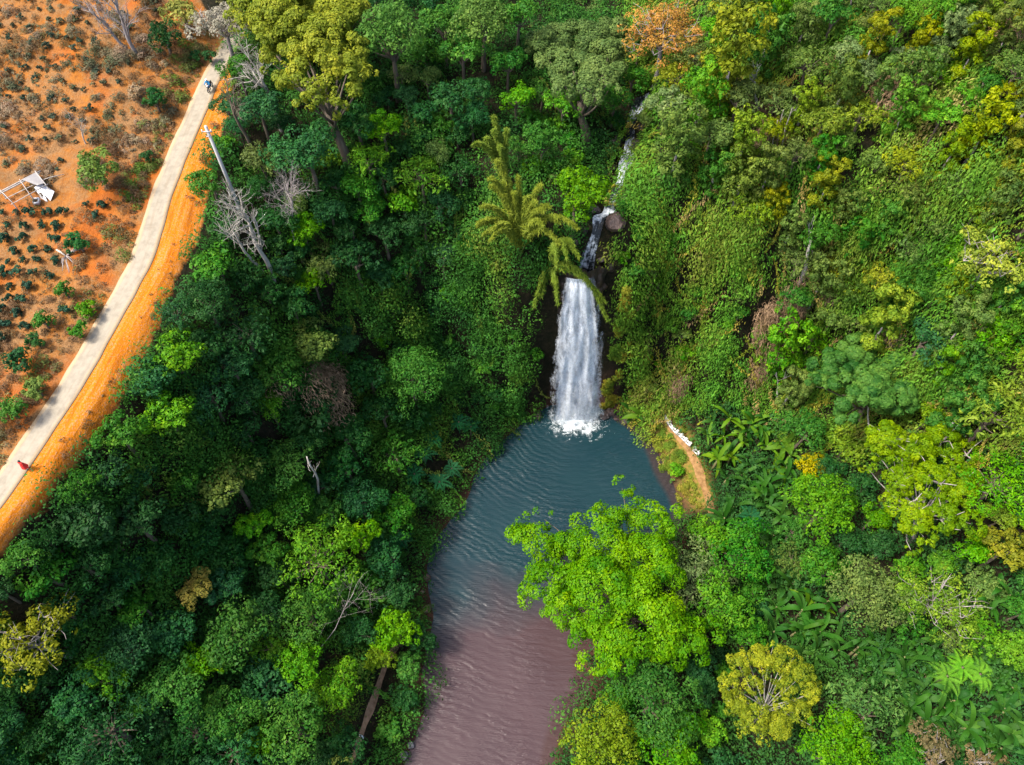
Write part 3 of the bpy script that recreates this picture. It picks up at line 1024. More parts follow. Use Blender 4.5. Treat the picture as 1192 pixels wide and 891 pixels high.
for s in range(3):
    make_round(100 + s, 1.6, leaf=.28, nl=6, dens=1.4, trunk_h=.9, kind='shrub')
    make_round(110 + s, 2.6, leaf=.31, nl=8, dens=1.2, trunk_h=1.6, kind='shrub')
for s in range(4):
    make_round(120 + s, 3.4, leaf=.34, nl=9, dens=1.15, kind='round')
    make_round(130 + s, 4.8, leaf=.36, nl=12, dens=1.1, kind='round')
for s in range(3):
    make_round(140 + s, 6.6, leaf=.38, nl=16, dens=1.1, kind='round')
make_round(150, 7.0, leaf=.33, nl=26, dens=1.35, flat=1.05, kind='dome', subr=.34, nsub=13, cvar=.06)
make_round(151, 5.0, leaf=.32, nl=18, dens=1.35, flat=1.0, kind='dome', subr=.36, nsub=12, cvar=.07)
make_round(152, 3.6, leaf=.31, nl=13, dens=1.4, flat=1.0, kind='dome', subr=.36, nsub=12, cvar=.07)
for s in range(2):
    make_round(160 + s, 6.5, leaf=.34, nl=20, dens=1.0, flat=.5, kind='sparse', bark=M_GREYWOOD, subr=.33, spread=.72, show_limbs=True, cvar=.12)
    make_round(164 + s, 4.4, leaf=.33, nl=14, dens=1.0, flat=.6, kind='sparse', bark=M_GREYWOOD, subr=.34, spread=.7, show_limbs=True, cvar=.12)
    make_round(168 + s, 2.8, leaf=.3, nl=9, dens=1.0, flat=.6, kind='sparse', bark=M_GREYWOOD, subr=.36, spread=.7, show_limbs=True, cvar=.12)
for s in range(2):                                                  # layered, feathery
    make_round(170 + s, 6.5, leaf=.5, nl=24, dens=1.0, flat=.4, kind='feather', subr=.3, spread=.75, nsub=12, cvar=.1, aspect=.4, jitter=.4)
    make_round(174 + s, 4.2, leaf=.46, nl=16, dens=1.05, flat=.45, kind='feather', subr=.3, spread=.72, nsub=11, cvar=.1, aspect=.4, jitter=.4)


def make_draped(seed, R, H):
    """a tree hung with climbers: a leafy column wider at the top, strands down its sides"""
    r = np.random.default_rng(seed)
    lob = []
    for k in range(15):
        z = H * (k / 14) ** .8
        w = R * (.55 + .45 * math.sin(min(z / H + .15, 1) * 2.2))
        a = k * 2.4
        lob.append((math.cos(a) * w * .5, math.sin(a) * w * .5, z, R * r.uniform(.34, .5)))
    v, q, tint = crown(seed, lob, 10, int(60 * R * H * 2.5), .31, .38, .12, droop=.3, up=.15)
    cm = mesh_np('crown', v, q, face_attr={'tint': tint})
    mb = MB()
    mb.tube([(0, 0, -2), (.05 * R, 0, H * .3), (0, 0, H * .5)], (.28, .2, .1), 6)
    reg('draped', R, H * .62, mb.mesh('trunk'), cm, M_GREYWOOD)


for s in range(3):
    make_draped(180 + s, 3.0, 8.0 + 2.0 * s)

# ------------------------------------------------------------------ the trees one can point at
PAL = {
    'deep': (.014, .066, .014), 'teal': (.019, .082, .024), 'mid': (.032, .125, .014), 'fresh': (.062, .20, .011), 'lime': (.105, .19, .012),
    'yellowgreen': (.145, .185, .012), 'yellow': (.27, .26, .012), 'olive': (.080, .130, .026), 'sage': (.105, .160, .055), 'dusty': (.070, .130, .026),
    'rust': (.30, .17, .035), 'ochre': (.23, .22, .040), 'straw': (.30, .23, .13), 'grey': (.27, .25, .19), 'bluegreen': (.046, .125, .022), 'vivid': (.068, .190, .008),
    'goldgreen': (.145, .185, .012), 'brown': (.12, .10, .04),
}
WORD = {'deep': 'dark green', 'teal': 'dark blue-green', 'mid': 'mid green', 'fresh': 'fresh green', 'lime': 'lime green', 'yellowgreen': 'yellow-green', 'yellow': 'yellow',
        'olive': 'olive green', 'sage': 'grey-green', 'dusty': 'dusty green', 'rust': 'rusty orange', 'ochre': 'ochre', 'straw': 'straw-coloured', 'grey': 'pale grey', 'bluegreen': 'blue-green', 'vivid': 'vivid green', 'goldgreen': 'golden green', 'brown': 'brown'}
TREES = []          # (px, py, rpx) already placed
LAND = []           # (px, py, short name)
SHORT = {}


def base_for(px, py, hc):
    return on_ground(px, py, hc)


def tree(kind, px, py, rpx, colour, label=None, short=None, cat='tree', group=None, sz=1.0, seed=None, name=None, jit=True):
    r = np.random.default_rng(int(px * 7 + py * 13) if seed is None else seed)
    t = 95.0
    ps = PROTOS[kind]
    for _ in range(3):
        Rm = rpx * 1.2 * t / F0
        best = sorted(ps, key=lambda p: abs(math.log(p.R / Rm)))
        c = [p for p in best if abs(math.log(p.R / Rm)) < abs(math.log(best[0].R / Rm)) + .12]
        p = c[int(px + py) % len(c)]
        s = Rm / p.R
        b, t = base_for(px, py, p.hc * s * sz)
    o = link(name or ('shrub' if cat in ('shrub', 'bush') else 'tree'), None)
    o.location = b
    o.rotation_euler = (0, 0, r.uniform(0, 6.28))
    o.scale = (s, s, s * sz)
    if label is None:
        label = 'x'
    tag(o, label, cat, group)
    link('trunk', p.trunk, None, o)
    if not p.trunk.materials:
        p.trunk.materials.append(p.tm)
    cr = link('crown', p.crown, M_LEAF, o)
    col = np.array(PAL[colour] if isinstance(colour, str) else colour)
    if jit:
        col = col * r.uniform(.88, 1.12) * (1 + r.normal(0, .05, 3))
    cr.color = (*np.clip(col, .002, .9), 1)
    TREES.append((px, py, rpx))
    if short:
        LAND.append((px, py, short))
    return o


# things that also serve as landmarks in the labels
LAND += [(896, 806, 'bright yellow tree'), (675, 60, 'olive dome tree'), (1084, 562, 'wide lime tree'), (1010, 442, 'wide blue-green tree'), (375, 48, 'golden-green tree'), (672, 410, 'waterfall'), (255, 190, 'concrete utility pole'), (795, 510, 'white balustrade'), (238, 97, 'blue rider on the road'), (28, 540, 'person in red')]

HERO = [
    ('dome', 672, 229, 36, 'vivid', 'brilliant lime green rounded tree beside the stream above the fall', 'brilliant round tree by the stream'),
    ('round', 305, 18, 40, 'yellowgreen', 'yellow-green tree leaning on the huge golden-green tree', None),
    ('dome', 452, 48, 46, 'bluegreen', 'dense blue-green domed tree touching the golden-green tree', 'blue-green dome tree'),
    ('sparse', 772, 35, 46, 'rust', 'orange-leaved tree with bare pale limbs above the stream', 'orange-leaved tree'),
    ('round', 350, 178, 44, 'teal', 'broad dark blue-green tree below the white bare trunk', 'broad blue-green tree'),
    ('shrub', 386, 188, 15, 'lime', 'small lime tree growing out of the broad blue-green tree', None),
    ('round', 446, 150, 24, 'fresh', 'slim fresh green tree with a yellowish foot amid dark trees', 'slim fresh green tree'),
    ('round', 560, 22, 38, 'dusty', 'dusty green tree with flat layered crown on the upper rim', 'dusty layered tree'),
    ('round', 592, 76, 24, 'mid', 'upright mid green tree left of the olive dome', None),
    ('round', 525, 112, 27, 'deep', 'dark green tree showing its thin forked trunk', 'dark forked tree'),
    ('feather', 490, 205, 32, 'fresh', 'feathery fresh green tree halfway up the shaded valley side', None),
    ('round', 738, 92, 19, 'mid', 'mid green tree hiding the head of the stream', None),
    ('round', 748, 48, 22, 'deep', 'dark green tree in the gap between the olive dome and the orange-leaved tree', None),
    ('shrub', 717, 142, 13, 'deep', 'dark shrub overhanging the highest pool of the stream', None, 'shrub'),
    ('shrub', 752, 142, 13, 'dusty', 'dusty shrub on the sunny side of the upper stream', None, 'shrub'),
    ('shrub', 712, 178, 11, 'olive', 'small olive shrub on the shaded side of the white cascade', None, 'shrub'),
    ('shrub', 738, 215, 12, 'fresh', 'small fresh green shrub leaning over the lower cascade', None, 'shrub'),
    ('shrub', 728, 242, 12, 'mid', 'mid green shrub above the reddish-brown stream rock', None, 'shrub'),
    ('round', 655, 122, 24, 'fresh', 'fresh green tree tucked under the olive dome', None),
    ('round', 716, 113, 22, 'mid', 'mid green tree overhanging the dark stream head', None),
    ('round', 778, 122, 26, 'sage', 'grey-green tree leaning over the upper stream', 'grey-green stream tree'),
    ('draped', 790, 168, 28, 'dusty', 'dusty green vine-hung tree on the bank above the cascade', None),
    ('draped', 852, 70, 36, 'yellowgreen', 'tall vine-hung yellow-green tree with pale trunks on the sunny rim', 'vine-hung tall tree'),
    ('draped', 818, 118, 28, 'fresh', 'fresh green vine column next to the tall vine-hung tree', None),
    ('round', 960, 142, 26, 'lime', 'lime green pointed tree standing out from the sunny slope', 'pointed lime tree'),
    ('round', 986, 62, 22, 'sage', 'pale silvery-green tree near the top of the sunny slope', 'silvery tree'),
    ('round', 1008, 84, 19, 'sage', 'small silvery-green tree just below the larger silvery tree on the sunny slope', None),
    ('dome', 955, 268, 27, 'mid', 'deep saturated green round tree above the white snag', 'saturated round tree'),
    ('draped', 915, 400, 27, 'fresh', 'green leafy column beside the dead brown vines', 'leafy column'),
    ('round', 1082, 396, 30, 'teal', 'blue-green tree above the wide blue-green tree', None),
    ('sparse', 1156, 298, 44, 'ochre', 'ochre-leaved tree with crooked pale limbs high on the sunny slope', 'ochre tree'),
    ('round', 1152, 382, 27, 'fresh', 'fresh green tree directly below the ochre tree', None),
    ('feather', 1168, 480, 44, 'lime', 'feathery lime tree uphill of the wide lime tree', None),
    ('feather', 1172, 562, 44, 'vivid', 'bright feathery tree at the frame edge beside the wide lime tree', 'bright feathery tree'),
    ('round', 1172, 640, 30, 'yellowgreen', 'yellowish tree below the bright feathery tree', None),
    ('shrub', 786, 548, 10, 'fresh', 'fresh green bush on the grassy bank below the balustrade', None, 'bush'),
    ('dome', 957, 592, 43, 'fresh', 'rounded glossy green tree with clear dark rim above the bananas', 'glossy round tree'),
    ('shrub', 944, 542, 18, 'yellow', 'golden shrub behind the glossy round tree', 'golden shrub'),
    ('round', 1010, 690, 46, 'dusty', 'dull green dense tree between banana plants and the lime trees', 'dull dense tree'),
    ('sparse', 1096, 702, 44, 'lime', 'lime tree of ragged outline among banana leaves', 'ragged lime tree'),
    ('dome', 1178, 756, 28, 'vivid', 'bright green globe of a tree at the frame edge', 'bright globe tree'),
    ('feather', 1010, 824, 42, 'bluegreen', 'blue-green soft tree downhill of the banana plants', 'soft blue-green tree'),
    ('dome', 972, 872, 44, 'fresh', 'low domed fresh green tree at the lower frame edge', 'low fresh dome'),
    ('sparse', 1086, 878, 27, 'brown', 'half-bare brown tree with white branches among bananas', 'half-bare brown tree'),
    ('sparse', 1148, 886, 21, 'brown', 'small brown tree in the lower corner past the half-bare brown tree', None),
    ('feather', 808, 674, 44, 'sage', 'grey-green tree with a white twig, rising behind the big lime tree', 'grey-green tree behind the big lime tree'),
    ('round', 868, 640, 40, 'mid', 'mid green tree between the grey-green tree and the banana grove', None),
    ('round', 840, 700, 40, 'fresh', 'fresh green low tree on the inland flank of the big lime tree', None),
    ('round', 770, 812, 52, 'mid', 'mid green clumped tree on the near bank under the big lime tree', 'clumped near-bank tree'),
    ('dome', 698, 866, 46, 'lime', 'dense lime green tree at the water edge near the pool outlet', 'dense lime bank tree'),
    ('round', 786, 870, 42, 'fresh', 'fresh green tree beside the dense lime bank tree', None),
    ('round', 486, 742, 21, 'deep', 'dark rounded shrub overhanging the water right of the bright path tree', None, 'shrub'),
    ('round', 478, 776, 19, 'mid', 'mid green shrub crowding the pool edge below the dark rounded shrub', None, 'shrub'),
    ('shrub', 470, 812, 18, 'deep', 'dark low shrub between the footpath and the pool', None, 'shrub'),
    ('shrub', 455, 850, 17, 'mid', 'mid green low shrub beside the footpath near the person in white', None, 'shrub'),
    ('dome', 460, 738, 28, 'vivid', 'bright lime tree beside the footpath at the pool', 'bright path tree'),
    ('dome', 442, 768, 19, 'lime', 'small lime green tree directly over the footpath', None),
    ('dome', 355, 772, 31, 'fresh', 'rounded fresh green tree standing clear in the dark forest', 'rounded forest tree'),
    ('round', 345, 848, 42, 'mid', 'mid green dense tree below the rounded forest tree', None),
    ('round', 230, 686, 24, 'ochre', 'tree with golden-tinged top in the dark forest', 'golden-topped tree'),
    ('round', 272, 742, 40, 'mid', 'mid green tree just downhill of the golden-topped tree', None),
    ('sparse', 34, 742, 48, 'yellowgreen', 'thin-leaved yellow-green tree with many pale branches', 'thin-leaved pale-branched tree'),
    ('round', 150, 752, 36, 'teal', 'dark blue-green tree near the thin-leaved pale-branched tree', None),
    ('feather', 118, 858, 54, 'teal', 'broad dark blue-green tree in the lower corner of the forest', 'broad corner tree'),
    ('round', 202, 802, 40, 'mid', 'mid green loose tree in the shady lower forest', None),
    ('round', 196, 484, 32, 'fresh', 'fresh green tree at the lip of the orange shoulder', 'fresh shoulder tree'),
    ('round', 102, 604, 38, 'deep', 'dark green tree edging the orange shoulder near the person in red', None),
    ('round', 142, 506, 30, 'mid', 'mid green bushy tree growing right at the orange shoulder', None),
    ('round', 268, 562, 36, 'olive', 'olive green tree with yellowish tips in the shaded forest', 'olive forest tree'),
    ('feather', 366, 648, 46, 'fresh', 'spiky fresh green tree in the middle of the shaded slope', 'spiky tree'),
    ('dome', 482, 444, 42, 'mid', 'broad mid green tree sprinkled with yellow leaves left of the pool', 'broad tree by the pool'),
    ('round', 318, 430, 36, 'mid', 'mid green tree in the upper shaded slope', None),
    ('shrub', 112, 200, 28, 'olive', 'big rounded bush alone in the orange field', 'big field bush', 'bush'),
    ('shrub', 190, 44, 23, 'deep', 'dark green dense bush at the upper edge of the field', 'dark upper bush', 'bush'),
    ('shrub', 212, 16, 24, 'ochre', 'olive-brown bush behind the dark upper bush', None, 'bush'),
    ('sparse', 256, 26, 34, 'grey', 'pale grey half-bare tree beside the end of the road', 'pale half-bare tree'),
    ('shrub', 228, 66, 8, 'deep', 'tiny dark conical shrub at the road bend', None, 'shrub'),
    ('shrub', 243, 66, 9, 'teal', 'blue-green small shrub at the very bend of the road', None, 'shrub'),
    ('shrub', 260, 170, 17, 'fresh', 'round green bush on orange soil beside the concrete pole', 'bush by the pole', 'bush'),
    ('round', 240, 214, 24, 'mid', 'green tree on thin pale stems below the concrete pole', 'thin-stemmed tree'),
    ('shrub', 262, 268, 20, 'deep', 'dark green leafy shrub under the thin-stemmed tree', None, 'shrub'),
    ('shrub', 238, 186, 7, 'rust', 'tiny rusty shrub between the road and the pole', None, 'shrub'),
    ('shrub', 180, 116, 15, 'deep', 'dark straggling shrub on the roadside bank', None, 'shrub'),
    ('shrub', 160, 108, 12, 'straw', 'dry purple-grey shrub beside the dark straggling shrub', None, 'shrub'),
    ('shrub', 171, 183, 9, 'deep', 'small dark shrub just left of the pale road', None, 'shrub'),
    ('shrub', 88, 284, 15, 'teal', 'dark blue-green bush beside the grey dead stems', None, 'bush'),
    ('shrub', 74, 338, 12, 'mid', 'mid green bush on the field edge below the dead stems', None, 'bush'),
    ('shrub', 50, 374, 13, 'mid', 'mid green straggly bush along the field edge', None, 'bush'),
    ('shrub', 40, 398, 12, 'deep', 'dark bush at the low end of the field', None, 'bush'),
    ('shrub', 102, 362, 13, 'fresh', 'fresh green shrub hugging the road edge', None, 'shrub'),
    ('shrub', 92, 384, 12, 'mid', 'mid green shrub next to the fresh shrub on the road edge', None, 'shrub'),
    ('shrub', 22, 420, 18, 'teal', 'wide blue-green thicket bush in the lower field corner', None, 'bush'),
    ('shrub', 12, 478, 20, 'mid', 'wide green thicket beside the road near the person in red', None, 'bush'),
    ('shrub', 40, 452, 15, 'olive', 'olive thicket bush above the low roadside', None, 'bush'),
]
for h in HERO:
    tree(*h[:5], label=h[5], short=h[6], cat=h[7] if len(h) > 7 else 'tree')


# trees whose crown has a shape of its own: the lobes are read off one by one
def lobed_tree(foot, zc, lob_px, colour, label, n_leaf, seed, rise=2.8, fall=.22, leaf=.36, subr=.28, nsub=15, k=1.3, trunk=.7, bark=None, limb_show=0, cvar=.12, **kw):
    r = np.random.default_rng(seed)
    b = on_ground(*foot, zc)[0]
    base_ = b.copy()
    top = base_[2] + zc
    lob = []
    for px, py, rp_ in lob_px:
        q = at_z(px, py, top)
        d = math.hypot(q[0] - b[0], q[1] - b[1])
        z = top + rise - d * fall + r.normal(0, .6)
        q = at_z(px, py, z)
        dep = project(*q)[2]
        lob.append((q[0] - b[0], q[1] - b[1], z - base_[2], rp_ * k * dep / F0))
    v, q, tint = crown(seed, lob, nsub, int(n_leaf * 1.5), leaf * .8, subr, cvar, **kw)
    o = link('tree', None)
    o.location = base_
    tag(o, label, 'tree')
    cr = link('crown', mesh_np('crown', v, q, face_attr={'tint': tint}), M_LEAF, o)
    cr.color = (*PAL[colour], 1)
    mb = MB()
    h = zc * .75
    path = np.array([(1.5, -1.0, -1.5), (1.1, -.6, h * .25), (.4, -.2, h * .6), (0, 0, h)])
    mb.tube(path, np.array((1.1, .85, .7, .5)) * trunk, 8)
    limbs(mb, (path[1], path[3]), [np.array(l[:3]) for l in lob], .5 * trunk, r, 6)
    for l in lob[:limb_show]:
        c = np.array(l[:3])
        for _ in range(4):
            d = sphere_dirs(1, r)[0]
            d[2] = abs(d[2]) + .1
            e = c + d * l[3] * 1.0
            mb.tube([c, (c + e) / 2 + r.normal(0, .15, 3) * l[3], e], (.11, .07, .03), 4, cap=False)
    mb.build('trunk', bark or M_BARK, o, smooth=True)
    for px, py, rp_ in lob_px:
        TREES.append((px, py, rp_))


LAND.append((715, 670, 'big lime tree'))
lobed_tree((735, 705), 10.0, [(622, 640, 30), (612, 615, 16), (634, 605, 14), (640, 690, 30), (668, 648, 28), (700, 628, 34), (722, 588, 20), (724, 568, 12), (755, 612, 26), (700, 690, 42), (665, 720, 28),
                              (742, 720, 44), (690, 755, 26), (650, 705, 24), (760, 665, 34), (790, 745, 30), (825, 742, 22), (720, 765, 24), (730, 660, 30), (785, 610, 20), (770, 760, 18)],
           'vivid', 'very large bright lime green tree spreading out over the pool', 46000, 404)
lobed_tree((372, 95), 12.0, [(300, 12, 26), (330, 8, 28), (365, 6, 30), (400, 22, 26), (345, 40, 30), (385, 50, 30), (412, 62, 20), (330, 60, 24), (365, 80, 28), (398, 92, 22), (318, 32, 22), (405, 112, 16), (280, 20, 16), (302, 60, 16), (335, 92, 18), (352, 118, 15), (385, 125, 16), (424, 88, 16), (372, 108, 18), (318, 82, 14)],
           'goldgreen', 'huge golden-green tree with lumpy crown near the top of the road', 40000, 405, fall=.2, rise=2.6)
lobed_tree((1084, 590), 9.0, [(1030, 510, 24), (1060, 525, 26), (1095, 515, 24), (1125, 530, 22), (1050, 560, 24), (1085, 560, 24), (1120, 570, 24), (1060, 600, 26), (1095, 605, 24), (1130, 610, 20), (1075, 625, 18), (1018, 525, 14), (1010, 545, 12), (1040, 535, 16), (1075, 540, 16), (1108, 545, 16), (1040, 585, 16), (1110, 590, 16), (1140, 560, 14), (1060, 640, 12)],
           'lime', 'very wide lime tree with pale twisted limbs showing through', 26000, 406, bark=M_GREYWOOD, limb_show=9, fall=.1, k=1.05, nsub=22, subr=.24, aspect=.42, rise=2.0, leaf=.33, trunk=.5)
PAL['yellowleaf'] = (.155, .20, .012)
lobed_tree((895, 818), 8.0, [(860, 775, 14), (885, 768, 15), (912, 770, 15), (935, 785, 14), (942, 808, 13), (930, 830, 15), (905, 845, 16), (878, 838, 15), (858, 820, 15), (850, 798, 13), (876, 798, 12), (916, 800, 12), (884, 826, 12), (912, 822, 11), (898, 786, 10), (900, 806, 6), (888, 860, 10), (846, 815, 9), (925, 765, 9), (868, 762, 8), (952, 800, 8), (945, 845, 8), (862, 848, 9), (900, 752, 8), (840, 795, 7)],
           'yellowleaf', 'bright yellow tree with pale limbs at its heart', 15000, 409, fall=.25, k=1.15, bark=M_PALE, limb_show=0, subr=.28, nsub=20, leaf=.3, aspect=.36, trunk=.32, cvar=.16, jitter=.7)
PAL['oliveblue'] = (.085, .14, .038)
lobed_tree((676, 105), 7.5, [(640, 30, 20), (665, 20, 22), (692, 24, 22), (714, 40, 20), (630, 55, 20), (655, 50, 24), (682, 50, 26), (708, 66, 22), (640, 80, 20), (668, 80, 24), (696, 88, 22), (722, 62, 14), (655, 104, 18), (684, 108, 20), (708, 106, 15), (626, 38, 14), (722, 84, 12), (670, 10, 16)],
           'oliveblue', 'great dome-shaped olive green tree at the head of the stream', 36000, 408, fall=.5, rise=3.5, k=1.12, subr=.34, nsub=16, cvar=.07, leaf=.32)
lobed_tree((1010, 465), 7.0, [(965, 430, 24), (995, 415, 26), (1030, 420, 24), (1060, 430, 22), (980, 460, 24), (1012, 455, 28), (1045, 460, 24), (950, 450, 16), (985, 485, 16), (1070, 455, 14)],
           'bluegreen', 'wide flat blue-green tree spreading over the lower sunny slope', 26000, 407, fall=.1, k=1.15, leaf=.42, cvar=.16)


# ------------------------------------------------------------------ bare trees, snags
def branching(mb, p, d, L, r0, depth, r, spread=.55, sides=4, up=.15):
    n = 4
    path = [np.array(p, float)]
    dd = np.array(d, float)
    for _ in range(n):
        dd = dd + r.normal(0, .13, 3) + np.array((0, 0, up * .2))
        dd /= np.linalg.norm(dd)
        path.append(path[-1] + dd * L / n)
    mb.tube(path, np.linspace(r0 * .8, r0 * .4, n + 1), sides if depth > 1 else 3, cap=depth == 0)
    if depth == 0:
        return
    for k in range(3 if depth > 1 else 4):
        f = r.uniform(.45, 1.0)
        q = path[min(int(f * n), n)]
        nd = dd + r.normal(0, spread, 3)
        nd /= np.linalg.norm(nd)
        branching(mb, q, nd, L * r.uniform(.5, .75), r0 * .5, depth - 1, r, spread, sides, up)


def snag(base_px, top_px, r0, label, short=None, mat=None, depth=2, cr=.45, crown_from=.55, seed=1, group=None, name='bare_tree', lift=0.0, spread=.6, nb=7, blen=.35):
    r = np.random.default_rng(seed)
    b, t = on_ground(*base_px, lift)
    d = ray(*top_px)
    # the point of the upper sight line nearest to the upright through the foot
    tt = (b[0] * d[0] + b[1] * d[1]) / (d[0] ** 2 + d[1] ** 2)
    top = np.array((d[0] * tt, d[1] * tt, CAM_H + d[2] * tt)) - b
    if lift:
        top[2] = max(top[2], 2.0)
    mb = MB()
    u = np.linspace(0, 1, 7)[:, None]
    H = np.linalg.norm(top)
    path = top * u + np.concatenate([np.sin(u * 5 + seed) * .03 * H, np.cos(u * 4 + seed) * .03 * H, 0 * u], 1) * np.sin(u * math.pi)
    path = np.concatenate([[path[0] - (path[1] - path[0]) * .4], path])
    mb.tube(path, r0 * np.linspace(1.15, .4, 8), 7)
    o = link(name, None)
    o.location = b
    tag(o, label, 'dead tree', group)
    if nb > 4:
        mb.build('trunk', mat or M_PALE, o, smooth=True)
    if nb:
        br = MB() if nb > 4 else mb
        for k in range(nb):
            f = r.uniform(crown_from, 1)
            q = path[1] + (path[7] - path[1]) * f
            nd = r.normal(0, 1, 3)
            nd[2] = abs(nd[2]) * .6 + .25
            nd = nd / np.linalg.norm(nd) * spread + top / H * (1 - spread * .5)
            nd /= np.linalg.norm(nd)
            branching(br, q, nd, H * blen * r.uniform(.7, 1.2), r0 * .42, depth, r)
        br.build('branches' if nb > 4 else 'trunk', mat or M_PALE, o)
    if short:
        LAND.append((*((np.array(base_px) + np.array(top_px)) / 2), short))
    return o


snag((160, 66), (132, 2), .26, 'tall bare grey tree at the upper edge of the orange field', 'tall bare field tree', M_GREYWOOD, 3, seed=3, crown_from=.3, nb=12, blen=.42)
snag((148, 58), (104, 12), .2, 'leaning bare grey tree beside the taller one in the field', None, M_GREYWOOD, 3, seed=4, crown_from=.4, nb=9, blen=.4)
snag((328, 152), (300, 82), .3, 'white-trunked bare tree between the road end and the golden-green tree', 'white bare trunk', M_PALE, 3, seed=5, crown_from=.6, nb=9, blen=.35)
snag((300, 196), (268, 118), .26, 'dark brown bare trunk behind the bush by the pole', None, M_BARK, 2, seed=6, crown_from=.5, nb=6, blen=.25)
snag((318, 326), (288, 252), .32, 'thick pale dead trunk with forked limbs below the concrete pole', 'thick pale trunk', M_PALE, 3, seed=7, crown_from=.45, nb=9, blen=.35)
snag((306, 318), (270, 268), .22, 'thin pale stem leaning beside the thick pale trunk', None, M_PALE, 2, seed=8, nb=4)
snag((346, 292), (338, 226), .16, 'bare grey bushy-topped tree right of the thick pale trunk', 'grey bushy bare tree', M_GREYWOOD, 3, seed=9, crown_from=.55, nb=14, blen=.36, spread=.9)
snag((100, 168), (90, 138), .08, 'small bare whitish tree in the middle of the field', 'small bare field tree', M_PALE, 2, seed=10, crown_from=.2, nb=6, blen=.5)
snag((370, 578), (357, 532), .2, 'short white broken snag poking out of the dark forest', 'white broken snag', M_PALE, 1, seed=11, nb=2, blen=.2, lift=3.0)
snag((930, 338), (944, 280), .36, 'white forked snag on the sunny slope', 'white forked snag', M_PALE, 1, seed=12, nb=4, blen=.35, crown_from=.3, lift=2.2)
snag((1022, 500), (1012, 466), .15, 'thin white bare stem in front of the wide blue-green tree', None, M_PALE, 1, seed=13, nb=1, lift=4.0)
snag((884, 140), (878, 92), .22, 'pale upright trunk hung with dry creepers on the sunny rim', 'pale upright trunk', M_PALE, 2, seed=14, nb=4)
snag((872, 30), (866, 0), .28, 'pale trunk of a tall tree at the top edge', None, M_PALE, 1, seed=15, nb=2)
snag((888, 40), (884, 4), .2, 'slender pale trunk next to the thicker one at the top edge', None, M_PALE, 1, seed=16, nb=2)
for k, (bx, by, tx, ty) in enumerate(((902, 176, 912, 128), (908, 178, 922, 126), (898, 182, 905, 140))):
    snag((bx, by), (tx, ty), .1, 'thin grey leaning pole-like stem in the dry tangle by the pale upright trunk', None, M_GREYWOOD, 1, seed=20 + k, nb=1, blen=.15, group='thin dry stems on the sunny slope')
snag((905, 470), (903, 430), .18, 'pale stump-like dead stem at the foot of the brown vines', None, M_PALE, 1, seed=30, nb=2)
snag((352, 760), (412, 690), .05, 'bare leaning twiggy tree above the rounded forest tree', 'leaning twiggy tree', M_GREYWOOD, 2, seed=31, nb=5, lift=5.0)


# dead stems splayed out on the field edge
def splayed(px, py, label):
    b, _ = on_ground(px, py)
    r = np.random.default_rng(77)
    mb = MB()
    for k in range(16):
        a = r.uniform(-1.6, .9)
        L = r.uniform(1.6, 3.2)
        e = np.array((math.cos(a) * L, math.sin(a) * L, r.uniform(.2, .9)))
        mb.tube([(0, 0, .1), e * .5 + (0, 0, .35), e], (.06, .04, .02), 4)
    o = link('dead_shrub', None)
    o.location = b
    tag(o, label, 'dead shrub')
    mb.build('stems', M_GREYWOOD, o)
    m2 = MB()
    m2.tube([(-1.3, .9, .12), (-.6, .4, .3), (0, 0, .15)], (.13, .12, .08), 6)
    m2.build('log', M_PALE, o)
    LAND.append((px, py, 'grey dead stems'))


splayed(78, 300, 'fan of grey dead stems lying at the field edge')


# ------------------------------------------------------------------ bananas, ferns, bamboo
def blade(mb, p0, azim, L, w, rise, drop, r, n=9):
    """one arching leaf blade with a folded midrib"""
    u = np.linspace(0, 1, n)
    out = L * (u * .92)
    z = rise * np.sin(u * 1.5) * L - drop * u ** 2.2 * L
    wid = w * np.clip(np.sin(np.clip(u * .94 + .05, 0, 1) * math.pi) ** .55, .04, 1)
    ca, sa = math.cos(azim), math.sin(azim)
    bend = r.normal(0, .12) * L * u ** 2
    X = p0[0] + ca * out - sa * bend
    Y = p0[1] + sa * out + ca * bend
    Z = p0[2] + z
    ctr = np.stack([X, Y, Z], -1)
    side = np.array((-sa, ca, 0))
    fold = r.uniform(-.1, .3)
    lft = ctr + side * wid[:, None] * .5 + np.array((0, 0, 1)) * (wid * fold)[:, None]
    rgt = ctr - side * wid[:, None] * .5 + np.array((0, 0, 1)) * (wid * fold)[:, None]
    v = np.stack([lft, ctr, rgt], 1).reshape(-1, 3)
    i = np.arange(n - 1)[:, None] * 3
    q = np.concatenate([np.stack([i + k, i + k + 1, i + k + 4, i + k + 3], -1).reshape(-1, 4) for k in range(2)])
    mb.add(v, q)


def fold_mesh(mb, name, r, t0=.5):
    v, q = np.concatenate(mb.v), np.concatenate(mb.q)
    return mesh_np(name, v, q, face_attr={'tint': np.clip(t0 + np.repeat(r.normal(0, .12, len(mb.q)), [len(a) for a in mb.q]), 0, 1)})


